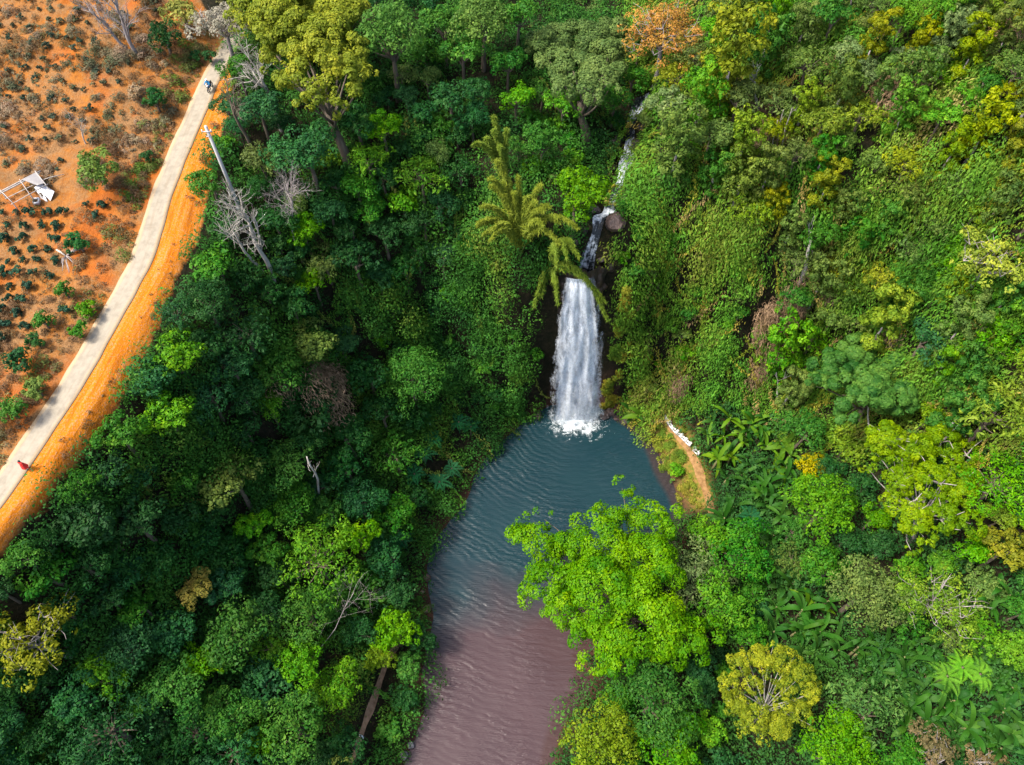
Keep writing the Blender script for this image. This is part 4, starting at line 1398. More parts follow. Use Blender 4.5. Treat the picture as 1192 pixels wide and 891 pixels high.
BAN = []
for s in range(9):
    r = np.random.default_rng(500 + s)
    mb = MB()
    h = r.uniform(1.4, 2.4)
    k = int(r.integers(5, 9))
    a0 = r.uniform(0, 6.28)
    for j in range(k):
        young = j >= k - 2
        blade(mb, (0, 0, h * r.uniform(.75, 1)), a0 + j * 2.4 + r.normal(0, .5), r.uniform(1.5, 2.7), r.uniform(.40, .62), r.uniform(.8, 1.3) if young else r.uniform(.1, .6), r.uniform(.2, .5) if young else r.uniform(.3, .9), r)
    st = MB()
    st.tube([(0, 0, -1), (.05, 0, h * .5), (0, 0, h)], (.2, .16, .09), 7)
    BAN.append((st.mesh('stem'), fold_mesh(mb, 'leaves', r)))
FERN = []
for s in range(3):
    r = np.random.default_rng(520 + s)
    P, Nn, D, L, W_ = [], [], [], [], []
    h = 2.2
    for j in range(9):
        a = j * 2 * math.pi / 9 + r.normal(0, .25)
        LL = r.uniform(1.5, 2.6)
        ca, sa = math.cos(a), math.sin(a)
        for u in np.linspace(.08, 1, 22):
            c = np.array((ca * LL * u * .93, sa * LL * u * .93, h + LL * (.5 * math.sin(u * 1.9) - .75 * u ** 2)))
            pl = .46 * math.sin(min(u * 1.05 + .12, 1) * math.pi) ** .7 + .06
            for sg in (-1, 1):
                d = np.array((-sa * sg + ca * .35, ca * sg + sa * .35, -.15))
                d /= np.linalg.norm(d)
                P.append(c + d * pl * .5)
                Nn.append((ca * -.15, sa * -.15, 1))
                D.append(d * 20)
                L.append(pl)
                W_.append(.075)
    P, Nn = np.array(P), np.array(Nn, float)
    Nn /= np.linalg.norm(Nn, axis=1, keepdims=True)
    v, q = leaf_quads(P, Nn, np.array(L), np.array(W_), r, .1, np.array(D))
    st = MB()
    st.tube([(0, 0, -1.5), (.06, 0, h * .5), (0, 0, h + .1)], (.16, .13, .1), 7)
    FERN.append((st.mesh('trunk'), mesh_np('fronds', v, q, face_attr={'tint': np.clip(.5 + r.normal(0, .07, len(q)), 0, 1)})))
M_STEM = bark_mat('banana_stem', (.08, .09, .03), (.20, .17, .07))


def clump_plant(lib, kind, stemname, leafname, px, py, s, colour, label, group, cat, seed, up=0.0, tilt=0.0, stem_mat=None):
    r = np.random.default_rng(seed)
    st, lf = lib[seed % len(lib)]
    b, t = on_ground(px, py, 2.0 * s + up)
    b[2] += up
    o = link(kind, None)
    o.location = b
    o.rotation_euler = (r.normal(0, .1) + tilt, r.normal(0, .1), r.uniform(0, 6.28))
    o.scale = (s, s, s)
    tag(o, label, cat, group)
    link(stemname, st, stem_mat or M_STEM, o)
    c = link(leafname, lf, M_LEAF, o)
    c.color = (*np.clip(np.array(PAL[colour]) * r.uniform(.8, 1.2), 0, 1), 1)
    TREES.append((px, py, 10))
    return o


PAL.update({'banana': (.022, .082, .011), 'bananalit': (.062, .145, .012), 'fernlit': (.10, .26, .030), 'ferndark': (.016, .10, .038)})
r = np.random.default_rng(61)
gA, gB = 'banana plants on the path-side bank', 'banana plants in the lower grove'
lab_A = 'tall banana plant in the sunlit grove beside the footpath and balustrade'
lab_B = 'broad-leaved banana plant in the shady grove below the wide lime tree'
BA = [(830, 492), (852, 486), (874, 494), (896, 490), (842, 512), (866, 515), (888, 520), (910, 512), (850, 535), (876, 541), (900, 540), (845, 560), (868, 565), (892, 566),
      (912, 556), (858, 588), (884, 592), (905, 600), (840, 604), (872, 614), (902, 625), (888, 640), (824, 506), (862, 500), (884, 506), (836, 530), (862, 552), (880, 578), (905, 580), (920, 530)]
BA += [(x + r.uniform(-12, 14), y + r.uniform(-10, 10)) for x, y in BA if r.random() < .7 and x > 832]
for k, (x, y) in enumerate(BA):
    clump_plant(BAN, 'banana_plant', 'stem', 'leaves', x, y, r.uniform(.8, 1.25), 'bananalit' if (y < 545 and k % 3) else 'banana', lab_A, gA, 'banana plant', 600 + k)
BB = [(905, 706), (935, 712), (952, 735), (925, 738), (902, 735), (975, 748), (960, 760), (940, 762), (1000, 762), (1030, 752), (1050, 768), (1020, 780), (1045, 792), (1070, 765), (1085, 785),
      (1075, 808), (1060, 825), (1100, 822), (1120, 812), (1085, 842), (1110, 848), (1135, 835), (1160, 800), (1172, 822), (1150, 855), (1178, 850), (1185, 800), (1130, 790), (1125, 866),
      (1165, 872), (1060, 850), (905, 680), (930, 690), (950, 700), (1145, 775), (1160, 700), (1178, 690), (1060, 745), (1085, 752), (1192, 872)]
BB += [(x + r.uniform(-14, 14), y + r.uniform(-12, 12)) for x, y in BB]
for k, (x, y) in enumerate(BB):
    clump_plant(BAN, 'banana_plant', 'stem', 'leaves', x, y, r.uniform(.8, 1.3), 'banana', lab_B, gB, 'banana plant', 700 + k)
clump_plant(BAN, 'banana_plant', 'stem', 'leaves', 938, 706, 1.25, 'bananalit', 'banana plant with pale yellow-green lower leaves beside the dull dense tree', None, 'banana plant', 781)
clump_plant(BAN, 'banana_plant', 'stem', 'leaves', 752, 484, 1.5, 'bananalit', 'big drooping banana plant at the pool edge right of the fall', None, 'banana plant', 790)
clump_plant(BAN, 'banana_plant', 'stem', 'leaves', 738, 487, 1.2, 'banana', 'smaller banana plant hanging over the water by the fall', None, 'banana plant', 791)
FL = [(494, 533, 'star-shaped tree fern on the shaded bank, topmost of the bank ferns'), (484, 552, 'dark tree fern tucked behind the star-shaped fern'), (528, 546, 'tree fern leaning out over the water beside the brown fronds'),
      (512, 562, 'tree fern lower on the bank near the bend of the pool'), (470, 628, 'wide tree fern alone above the narrow pool edge'), (535, 492, 'drooping tree fern near the pool head on the shaded bank'),
      (548, 500, 'smaller drooping fern close to the pool head'), (500, 512, 'tree fern in the shade uphill of the star-shaped fern')]
for k, (x, y, lb) in enumerate(FL):
    clump_plant(FERN, 'tree_fern', 'trunk', 'fronds', x, y, r.uniform(.85, 1.1), 'ferndark', lb, None, 'fern', 800 + k, stem_mat=M_BARK)
FR = [(1102, 788, 'light green tree fern with fan-like fronds among the bananas'), (1138, 784, 'light green tree fern closest to the bright globe tree'), (1120, 775, 'light fern behind the fan-like fern'),
      (872, 604, 'dark tree fern beside the lower end of the sunlit banana grove')]
for k, (x, y, lb) in enumerate(FR):
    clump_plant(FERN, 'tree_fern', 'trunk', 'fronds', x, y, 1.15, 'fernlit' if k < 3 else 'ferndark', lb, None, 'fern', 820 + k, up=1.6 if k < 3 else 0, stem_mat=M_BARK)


# bamboo: feathery plumes
def plume(path, dens, w, r):
    path = np.asarray(path, float)
    n = int(dens * np.sum(np.linalg.norm(np.diff(path, axis=0), axis=1)))
    u = r.beta(1.3, 1.0, n) * .85 + .15
    s = np.linspace(0, 1, len(path))
    c = np.stack([np.interp(u, s, path[:, k]) for k in range(3)], -1)
    tan = np.gradient(path, axis=0)
    tn = np.stack([np.interp(u, s, tan[:, k]) for k in range(3)], -1)
    tn /= np.linalg.norm(tn, axis=1, keepdims=True)
    d = sphere_dirs(n, r)
    rad = w * ((1.02 - u) ** .8 * (.75 + .25 * np.sin(u * 23)))[:, None] * r.uniform(.1, 1, (n, 1))
    P = c + d * rad
    Nn = d * .6 + np.array((0, -.2, .8)) + r.normal(0, .3, (n, 3))
    Nn /= np.linalg.norm(Nn, axis=1, keepdims=True)
    v, q = leaf_quads(P, Nn, r.uniform(.5, 1.15, len(P)), .12, r, .25, d * .5 + tn * 1.1)
    return v, q, np.clip(.5 + r.normal(0, .12, n), 0, 1)


def bamboo(base_px, tips, colour, label, short=None, seed=0, lift=0.0):
    r = np.random.default_rng(900 + seed)
    b, t = on_ground(*base_px, lift)
    o = link('bamboo_clump', None)
    o.location = b
    tag(o, label, 'bamboo')
    mb = MB()
    V, Q, T, n = [], [], [], 0
    tips = list(tips) + [(a + r.normal(0, 9), b_ + r.uniform(2, 22), c + .012) for a, b_, c in tips]
    for (tx, ty, arch) in tips:
        d = ray(tx, ty)
        tt = (b[0] * d[0] + b[1] * d[1]) / (d[0] ** 2 + d[1] ** 2) * (1 - arch)
        top = np.array((d[0] * tt, d[1] * tt, CAM_H + d[2] * tt)) - b
        u = np.linspace(0, 1, 9)[:, None]
        ctrl = np.array((top[0] * .35, top[1] * .35, abs(top[2]) * .8 + np.linalg.norm(top[:2]) * (.25 + arch * 7)))
        path = ctrl * 2 * u * (1 - u) + top * u ** 2
        mb.tube(path, np.linspace(.07, .02, 9), 5)
        v, q, ti = plume(path, 52, .85, r)
        V.append(v)
        Q.append(q + n)
        T.append(ti)
        n += len(v)
    mb.build('culms', M_CULM, o)
    f = link('foliage', mesh_np('foliage', np.concatenate(V), np.concatenate(Q), face_attr={'tint': np.concatenate(T)}), M_LEAF, o)
    f.color = (*PAL[colour], 1)
    for tx, ty, _ in tips:
        TREES.append((tx, ty, 14))
    if short:
        LAND.append((*base_px, short))


M_CULM = bark_mat('bamboo_culm', (.20, .20, .05), (.34, .32, .10))
PAL['bamboo'] = (.145, .19, .018)
PAL['bamboogreen'] = (.11, .17, .020)
bamboo((606, 300), [(578, 186, 0), (560, 240, .02), (592, 225, .0), (618, 232, .02), (640, 240, .03), (603, 205, 0), (572, 268, .05), (632, 262, .05), (571, 215, 0), (586, 210, 0), (630, 215, .01), (610, 245, 0), (652, 258, .04), (556, 262, .03)], 'bamboo', 'golden feathery bamboo clump above the fall', 'golden bamboo', 1)
bamboo((640, 318), [(705, 352, .05), (668, 285, .05), (648, 340, .06), (660, 300, .08), (630, 345, .05)], 'bamboogreen', 'arching green-gold bamboo drooping across the lip of the fall', 'drooping bamboo', 2)
bamboo((588, 225), [(574, 135, 0), (590, 150, .01), (565, 160, .01)], 'bamboogreen', 'upright greenish bamboo plume behind the golden bamboo', None, 3)

# ------------------------------------------------------------------ the rest of the canopy, tree by tree
FOREST = [
    # polygon in the photograph, kinds, colours with weights, radius range, count
    ([(0, 650), (70, 575), (150, 470), (215, 340), (260, 290), (330, 330), (420, 420), (480, 480), (500, 560), (480, 630), (475, 700), (420, 780), (400, 891), (380, 930), (-30, 930)],
     ('round', 'round', 'round', 'feather', 'shrub'), (('deep', 7), ('mid', 2.8), ('teal', 3.2), ('fresh', .9), ('olive', .5)), (22, 38), 100),  # dark crown colours weighted up, painting in this slope's shade
    ([(260, 0), (620, 0), (640, 150), (600, 260), (520, 300), (420, 330), (330, 330), (300, 240), (265, 140)],
     ('round', 'round', 'dome', 'shrub', 'feather'), (('mid', 4), ('deep', 3), ('teal', 3), ('dusty', 2.5), ('fresh', 1.5)), (17, 32), 62),
    ([(740, 0), (1215, -20), (1215, 260), (1080, 300), (960, 260), (860, 240), (770, 220), (745, 120)],
     ('round', 'draped', 'draped', 'feather', 'feather'), (('yellowgreen', 2.0), ('lime', 2), ('fresh', 3), ('olive', 2.6), ('dusty', 2.4), ('sage', 1), ('mid', 1.5)), (16, 28), 75),
    ([(920, 250), (1215, 260), (1215, 470), (1100, 520), (960, 480), (900, 440)],
     ('round', 'draped', 'draped', 'feather'), (('fresh', 3), ('yellowgreen', 1.6), ('olive', 2), ('mid', 2), ('lime', 1.6), ('dusty', 1)), (16, 27), 38),
    ([(930, 500), (1215, 500), (1215, 740), (1120, 760), (920, 690), (910, 620)],
     ('round', 'round', 'feather', 'shrub'), (('mid', 3), ('fresh', 3), ('lime', 1.5), ('dusty', 1.5), ('deep', 1)), (18, 34), 26),
    ([(820, 620), (900, 650), (900, 760), (840, 830), (850, 930), (660, 930), (720, 810), (800, 760)],
     ('round', 'round', 'shrub'), (('mid', 3), ('fresh', 2), ('deep', 2.4), ('teal', 1)), (18, 34), 22),
    ([(900, 850), (1215, 850), (1215, 935), (900, 935)], ('round', 'shrub'), (('mid', 3), ('deep', 3), ('fresh', 1)), (18, 30), 10),
    ([(600, 130), (660, 150), (690, 215), (650, 260), (600, 180)], ('shrub', 'round'), (('fresh', 2), ('mid', 3), ('dusty', 1), ('olive', 1)), (13, 22), 8),
    ([(440, 300), (560, 330), (625, 380), (620, 470), (560, 500), (500, 480), (430, 400)], ('shrub', 'shrub'), (('mid', 3), ('fresh', 2), ('deep', 3)), (10, 17), 22),
    ([(720, 260), (860, 260), (900, 420), (880, 460), (760, 460), (725, 380)], ('shrub', 'shrub'), (('fresh', 3), ('mid', 2.5), ('olive', 2), ('yellowgreen', 1)), (9, 16), 26),
]
fr = np.random.default_rng(2024)
USED = {}


def near_label(px, py, colour, size, what):
    ds = sorted((math.hypot(px - a, py - b), s, a, b) for a, b, s in LAND)
    d0, s0, a0, b0 = ds[0]
    opts = []
    for k in range(1, 7):
        opts.append(f'{WORD[colour]} {what} between the {s0} and the {ds[k][1]}')
        opts.append(f'{size} {WORD[colour]} {what} between the {s0} and the {ds[k][1]}')
    vert = 'uphill of' if py < b0 - abs(px - a0) * .6 else ('downhill of' if py > b0 + abs(px - a0) * .6 else 'beside')
    opts.insert(0, f'{WORD[colour]} {size} {what} just {vert} the {s0}' if vert != 'beside' else f'{WORD[colour]} {size} {what} beside the {s0}')
    for s in opts:
        if s not in USED and len(s.replace('-', ' ').split()) <= 16:
            USED[s] = 1
            return s, None
    return f'{WORD[colour]} {what} among others round the {s0}', f'{WORD[colour]} {what}s round the {s0}'


placed = list(TREES)
for poly, kinds, cols, (r0, r1), cnt in FOREST:
    poly = np.array(poly, float)
    lo, hi = poly.min(0), poly.max(0)
    got, tries = 0, 0
    w = np.array([c[1] for c in cols], float)
    w /= w.sum()
    while got < cnt and tries < 9000:
        tries += 1
        p = lo + (hi - lo) * fr.random(2)
        if not inside(p[:1], p[1:], poly)[0]:
            continue
        rp_ = fr.uniform(r0, r1) * (1 - .45 * tries / 9000)
        if any((p[0] - a) ** 2 + (p[1] - b) ** 2 < (.66 * (rp_ + c)) ** 2 for a, b, c in placed):
            continue
        kd = kinds[fr.integers(len(kinds))]
        if rp_ < 16 and kd in ('round', 'dome', 'feather'):
            kd = 'shrub'
        if kd == 'draped':
            rp_ = min(rp_, 24)
        colour = cols[fr.choice(len(cols), p=w)][0]
        is_shrub = rp_ < 17
        size = 'small' if rp_ < 18 else ('medium-sized' if rp_ < 27 else 'large')
        lb, gp = near_label(p[0], p[1], colour, size, 'shrub' if is_shrub else ('vine-hung tree' if kd == 'draped' else 'tree'))
        tree(kd, p[0], p[1], rp_, colour, label=lb, group=gp, cat='shrub' if is_shrub else 'tree')
        placed.append((p[0], p[1], rp_))
        got += 1


# ------------------------------------------------------------------ low cover that nobody could count
def cover(name, polys, spacing, rad, n_leaf, leaf, mat, seed, keep=None, stretch=0.0, label=None, hvar=1.0, sink=.25, along_slope=False, aspect=.6):
    """mounds of small leaves over the ground inside world polygons"""
    r = np.random.default_rng(seed)
    C = []
    for poly in polys:
        poly = np.asarray(poly)
        lo, hi = poly.min(0), poly.max(0)
        n = int((hi[0] - lo[0]) * (hi[1] - lo[1]) / spacing ** 2)
        p = lo + (hi - lo) * r.random((n, 2))
        C.append(p[inside(p[:, 0], p[:, 1], poly)])
    C = np.concatenate(C)
    if keep is not None:
        C = C[keep(C[:, 0], C[:, 1])]
    nm = gnormal(C[:, 0], C[:, 1])
    # steeper ground has more surface per plan metre
    rep = np.clip(1 / np.clip(nm[:, 2], .1, 1), 1, 8)
    k = (rep + r.random(len(rep))).astype(int)
    idx = np.repeat(np.arange(len(C)), k)
    C = C[idx] + r.normal(0, spacing * .4, (len(idx), 2))
    if keep is not None:
        C = C[keep(C[:, 0], C[:, 1])]
    nm = gnormal(C[:, 0], C[:, 1])
    z = ground(C[:, 0], C[:, 1])
    rr = rad * np.clip(np.exp(r.normal(-.1, .38, len(C))), .4, 2.0) * (1 + hvar * (vnoise(C[:, 0] / 4, C[:, 1] / 4, seed + 1) - .5))
    ctr = np.stack([C[:, 0], C[:, 1], z], -1) + nm * (rr * sink)[:, None]
    ct = r.normal(0, .09, len(C)) + (vnoise(C[:, 0] / 2.5, C[:, 1] / 2.5, seed + 2) - .5) * .2
    spc = np.clip(vnoise(C[:, 0] / 5, C[:, 1] / 5, seed + 3) * .6 + r.random(len(C)) * .4, 0, 1)
    cnt = np.maximum((n_leaf * rr ** 2 / np.sum(rr ** 2)).astype(int), 2)
    idx = np.repeat(np.arange(len(C)), cnt)
    n = len(idx)
    d = sphere_dirs(n, r) + nm[idx] * .9
    d /= np.linalg.norm(d, axis=1, keepdims=True)
    P = ctr[idx] + d * (rr[idx] * (1 - .3 * r.random(n) ** 2))[:, None]
    down = nm[idx] * nm[idx][:, 2:3] - np.array((0, 0, 1.0))           # fall line
    if stretch:
        P += down * (r.uniform(-.2, 1, n) * stretch * rr[idx])[:, None]
    Nn = d + r.normal(0, .38, (n, 3)) + np.array((0, 0, .25))
    Nn /= np.linalg.norm(Nn, axis=1, keepdims=True)
    L = leaf * np.clip(np.exp(r.normal(-.05, .38, n)), .4, 2.4)
    v, q = leaf_quads(P, Nn, L, L * aspect, r, .15, down * 1.5 if along_slope else d * .6)
    tint = np.clip(.5 + ct[idx] + r.normal(0, .13, n), 0, 1)
    me = mesh_np(name, v, q, face_attr={'tint': tint, 'species': spc[idx]})
    return tag(link(name, me, mat), label, None, None, 'stuff')


def wpoly(px, up=0.0):
    return np.array([on_ground(x, y)[0][:2] for x, y in px])


def not_clear(x, y, m=.6):
    """outside water, road shoulder, footpaths and the wet rock by the fall"""
    ok = ~inside(x, y, POOL) & (dist_poly(x, y, POOL)[0] > .12)
    ok &= dist_poly(x, y, STREAM_LINE[0][::4, :2], False)[0] > 1.85
    ok &= dist_poly(x, y, np.array(l1)[:, :2], False)[0] > .9
    ok &= dist_poly(x, y, np.array(l2)[:, :2], False)[0] > 1.2
    ok &= ~((x > 5.6) & (x < 13.7) & (y > 57) & (y < 64.5))
    return ok


sx0 = STREAM_LINE[0]
left_poly = np.concatenate([TREELINE, np.array([(-62, 0), (-60, -25), (-14, -25)]), POOL[19::-1], np.array([(4.0, 62.0), (5.0, 66)]), sx0[::-8, :2], np.array([(14, 120), (-40, 120)])])
M_COVL = cover_mat('shade_leaves', [(.010, .042, .010), (.017, .072, .012), (.026, .10, .012), (.045, .13, .012), (.11, .13, .016)], .16)  # leaf colours darkened to carry the slope's shade
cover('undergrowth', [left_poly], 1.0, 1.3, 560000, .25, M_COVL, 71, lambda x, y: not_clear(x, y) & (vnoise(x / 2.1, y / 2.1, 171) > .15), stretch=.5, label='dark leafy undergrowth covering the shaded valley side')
right_up = np.concatenate([sx0[::8, :2], np.array([(16, 62.0)]), POOL[:29:-1][:8], wpoly([(800, 470), (860, 470), (920, 490), (1030, 520), (1192, 520)]), np.array([(95, 40), (95, 120), (15, 120)])])
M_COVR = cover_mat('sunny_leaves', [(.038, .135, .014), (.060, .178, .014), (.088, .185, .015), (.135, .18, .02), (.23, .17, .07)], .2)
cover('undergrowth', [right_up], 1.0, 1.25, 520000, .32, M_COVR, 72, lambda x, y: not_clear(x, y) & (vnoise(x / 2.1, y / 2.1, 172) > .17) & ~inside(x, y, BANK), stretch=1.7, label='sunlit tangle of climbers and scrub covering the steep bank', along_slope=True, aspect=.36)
right_lo = np.concatenate([wpoly([(800, 470), (860, 470), (920, 490), (1030, 520), (1192, 520)]), np.array([(95, 40), (75, -25), (10, -25)]), POOL[20:31]])
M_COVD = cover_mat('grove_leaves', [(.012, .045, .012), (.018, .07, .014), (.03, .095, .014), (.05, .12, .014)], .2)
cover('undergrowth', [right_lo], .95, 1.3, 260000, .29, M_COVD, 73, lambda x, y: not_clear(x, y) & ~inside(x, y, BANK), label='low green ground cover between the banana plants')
# strands of climbers that run down the slopes over everything else
def strands(name, poly, count, mat, seed, label, keep, leaf=(.22, .5), wmax=.32):
    r = np.random.default_rng(seed)
    poly = np.asarray(poly)
    lo, hi = poly.min(0), poly.max(0)
    p = lo + (hi - lo) * r.random((count * 6, 2))
    p = p[inside(p[:, 0], p[:, 1], poly)]
    p = p[keep(p[:, 0], p[:, 1])]
    # more of them where the ground is steep
    p = p[r.random(len(p)) < np.clip(1.25 - gnormal(p[:, 0], p[:, 1])[:, 2], .1, 1)][:count]
    n = len(p)
    L = r.uniform(2.5, 8.0, n)
    w = r.uniform(.08, wmax, n)
    lift = r.uniform(.9, 2.3, n)
    spc, t0 = r.random(n), .5 + r.normal(0, .1, n)
    x, y, side = p[:, 0].copy(), p[:, 1].copy(), r.normal(0, .8, n)
    P, Nn, A_, sp, ti = [], [], [], [], []
    m = 160
    for k in range(m):
        live = (k < L * 20) & ~inside(x, y, POOL)
        nm = gnormal(x, y)
        dn = nm * nm[:, 2:3] - np.array((0, 0, 1.0))
        dn /= np.linalg.norm(dn, axis=1, keepdims=True) + 1e-6
        side = side + r.normal(0, .12, n)
        x = x + (dn[:, 0] + nm[:, 1] * side * .5) / 20
        y = y + (dn[:, 1] - nm[:, 0] * side * .5) / 20
        q = np.stack([x, y, ground(x, y)], -1) + nm * (lift * np.sin(.35 + 2.5 * np.clip(k / (L * 20), 0, 1)))[:, None] + r.normal(0, 1, (n, 3)) * w[:, None]
        P.append(q[live])
        Nn.append((nm + r.normal(0, .4, (n, 3)))[live])
        A_.append(dn[live])
        sp.append(spc[live])
        ti.append((t0 + r.normal(0, .1, n))[live])
    P, Nn, A_, sp, ti = (np.concatenate(a) for a in (P, Nn, A_, sp, ti))
    Nn /= np.linalg.norm(Nn, axis=1, keepdims=True)
    v, q = leaf_quads(P, Nn, r.uniform(*leaf, len(P)), .13, r, .1, A_ * 1.4)
    tag(link(name, mesh_np(name, v, q, face_attr={'tint': np.clip(ti, 0, 1), 'species': sp}), mat), label, None, None, 'stuff')


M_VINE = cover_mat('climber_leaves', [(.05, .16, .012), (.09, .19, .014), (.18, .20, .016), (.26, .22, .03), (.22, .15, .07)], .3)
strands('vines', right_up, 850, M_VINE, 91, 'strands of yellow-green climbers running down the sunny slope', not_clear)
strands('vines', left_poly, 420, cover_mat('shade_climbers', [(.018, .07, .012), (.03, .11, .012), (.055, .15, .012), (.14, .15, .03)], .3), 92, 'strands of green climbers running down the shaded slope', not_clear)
# withered climbers hanging in brown mats on the sunny slope
M_DEADV = cover_mat('withered_vines', [(.10, .085, .03), (.20, .13, .07), (.27, .18, .11), (.16, .14, .04)], .4)
cover('dry_vines', [wpoly(p) for p in ([(885, 345), (925, 325), (935, 350), (915, 400), (895, 440), (878, 430)], [(1040, 355), (1075, 350), (1070, 385), (1045, 395)], [(860, 120), (900, 125), (915, 175), (880, 190)],
                                        [(1010, 105), (1060, 90), (1075, 110), (1025, 135)], [(780, 430), (815, 425), (810, 445), (785, 450)], [(960, 315), (1000, 290), (990, 330), (965, 350)], [(1150, 35), (1185, 30), (1185, 55), (1155, 55)],
                                        [(345, 430), (365, 415), (385, 450), (365, 465)], [(300, 420), (320, 410), (325, 440), (305, 445)])],
      .9, 1.3, 30000, .42, M_DEADV, 84, not_clear, stretch=1.6, label='brown mats of withered climbers hanging on the slopes', along_slope=True, sink=.45, aspect=.16)
# golden moss and ferns on the wet rock right of the fall
M_MOSS = cover_mat('gold_moss', [(.04, .12, .012), (.10, .16, .014), (.24, .20, .018), (.07, .13, .014)], .5)
# dry grass and weeds on the field
field = wpoly(FIELD_PX)
M_DRY = cover_mat('dry_grass', [(.05, .06, .018), (.12, .085, .035), (.16, .10, .05), (.115, .065, .034), (.08, .085, .024)], .3)
cover('dry_grass', [field], .75, .42, 90000, .2, M_DRY, 74, lambda x, y: (dist_poly(x, y, ROAD[:, :2], False)[0] > 1.9) & ((vnoise(x / 3.5, y / 3.5, 75) > .4) | (dist_poly(x, y, ROAD[:, :2], False)[0] < 6.5)), label='dry grass and weeds over the orange field', sink=.0, aspect=.3)
upf = wpoly([(-60, 225), (175, 225), (221, 126), (236, 90), (225, 30), (205, -40), (-60, -40)])
cover('dry_grass', [upf], .8, .5, 48000, .22, cover_mat('weeds', [(.05, .075, .03), (.085, .10, .05), (.16, .13, .075), (.22, .15, .10), (.10, .10, .04)], .35), 79, lambda x, y: (dist_poly(x, y, ROAD[:, :2], False)[0] > 2.2) & (vnoise(x / 2.6, y / 2.6, 80) > .55), label='greyish weeds over the upper orange field', sink=.0, aspect=.35)
edge = ROAD[:, :2]
cover('grass', [np.concatenate([edge + (-.9, .3), (edge + (-5.0, 1.5))[::-1]])], .8, .5, 16000, .22, cover_mat('verge_grass', [(.04, .10, .012), (.07, .13, .016), (.13, .13, .04), (.18, .13, .08)], .25), 93,
      lambda x, y: (dist_poly(x, y, ROAD[:, :2], False)[0] > 1.7) & (vnoise(x / 3, y / 3, 94) > .42), label='green and straw grass along the field side of the road', sink=.0, aspect=.35)
shp = np.concatenate([TREELINE, (TREELINE - np.array((1.6, 0)))[::-1]])
cover('dry_grass', [shp], .9, .3, 3500, .17, M_DRY, 76, lambda x, y: vnoise(x / 2, y / 2, 77) > .5, label='dry tufts along the edge of the orange shoulder', sink=.0, aspect=.3)
M_BANKG = cover_mat('bank_grass', [(.05, .13, .012), (.10, .16, .014), (.18, .17, .02), (.25, .16, .03)], .5)
cover('grass', [BANK], .5, .38, 20000, .18, M_BANKG, 78, lambda x, y: (dist_poly(x, y, np.array(l1)[:, :2], False)[0] > .8) & (vnoise(x / 1.6, y / 1.6, 79) > .22), label='yellow-green grass on the bank below the balustrade', sink=.0, aspect=.35)


def moss():
    """cushions of golden moss clinging to the cliff on both sides of the fall"""
    r = np.random.default_rng(81)
    C = []
    for k in range(520):
        z = 29 * r.random() ** 1.2
        x = 14.2 + abs(r.normal(0, .9)) if r.random() < 1.1 else 5.4 - abs(r.normal(0, .5))
        if vnoise(np.array([x / 1.3]), np.array([z / 3.0]), 83)[0] < .52:
            continue
        u = int(np.clip((x - 1.0) / 18 * (nu_c - 1), 0, nu_c - 1))
        v = int(np.clip((z + 1) / 32.4 * (nv_c - 1), 0, nv_c - 1))
        C.append((x, min(YcS[v, u], 61.6) - .25, z))
    C = np.array(C)
    rr = r.uniform(.25, .75, len(C))
    cnt = np.maximum((9000 * rr ** 2 / (rr ** 2).sum()).astype(int), 3)
    idx = np.repeat(np.arange(len(C)), cnt)
    n = len(idx)
    d = sphere_dirs(n, r) + np.array((0, -.9, .3))
    d /= np.linalg.norm(d, axis=1, keepdims=True)
    P = C[idx] + d * rr[idx][:, None]
    Nn = d + r.normal(0, .35, (n, 3))
    Nn /= np.linalg.norm(Nn, axis=1, keepdims=True)
    v, q = leaf_quads(P, Nn, r.uniform(.25, .6, len(P)), .2, r, .3)
    spc = vnoise(C[:, 0] / 1.5, C[:, 2] / 2.5, 82)
    tag(link('moss', mesh_np('moss', v, q, face_attr={'tint': np.clip(.5 + r.normal(0, .14, n), 0, 1), 'species': spc[idx]}), M_MOSS), 'golden moss and ferns on the wet rock beside the fall', None, None, 'stuff')


YcS, nu_c, nv_c = Yc, 90, 110
moss()


# ------------------------------------------------------------------ coffee bushes in the field
COF = []
for s in range(5):
    r = np.random.default_rng(1000 + s)
    lob = [(r.normal(0, .18), r.normal(0, .18), .35 + r.uniform(0, .25), r.uniform(.3, .45)) for _ in range(4)]
    v, q, ti = crown(1000 + s, lob, 5, 170, .26, .45, .08)
    st = MB()
    st.tube([(0, 0, -.2), (0, 0, .4)], (.03, .02), 5)
    COF.append((st.mesh('stem'), mesh_np('leaves', v, q, face_attr={'tint': ti})))
r = np.random.default_rng(88)
fp = np.array(FIELD_PX, float)
cof_lab = {0: 'small dark green coffee bush in the bare orange lower field', 1: 'small dull green coffee bush in the weedy upper field'}
cnt = 0
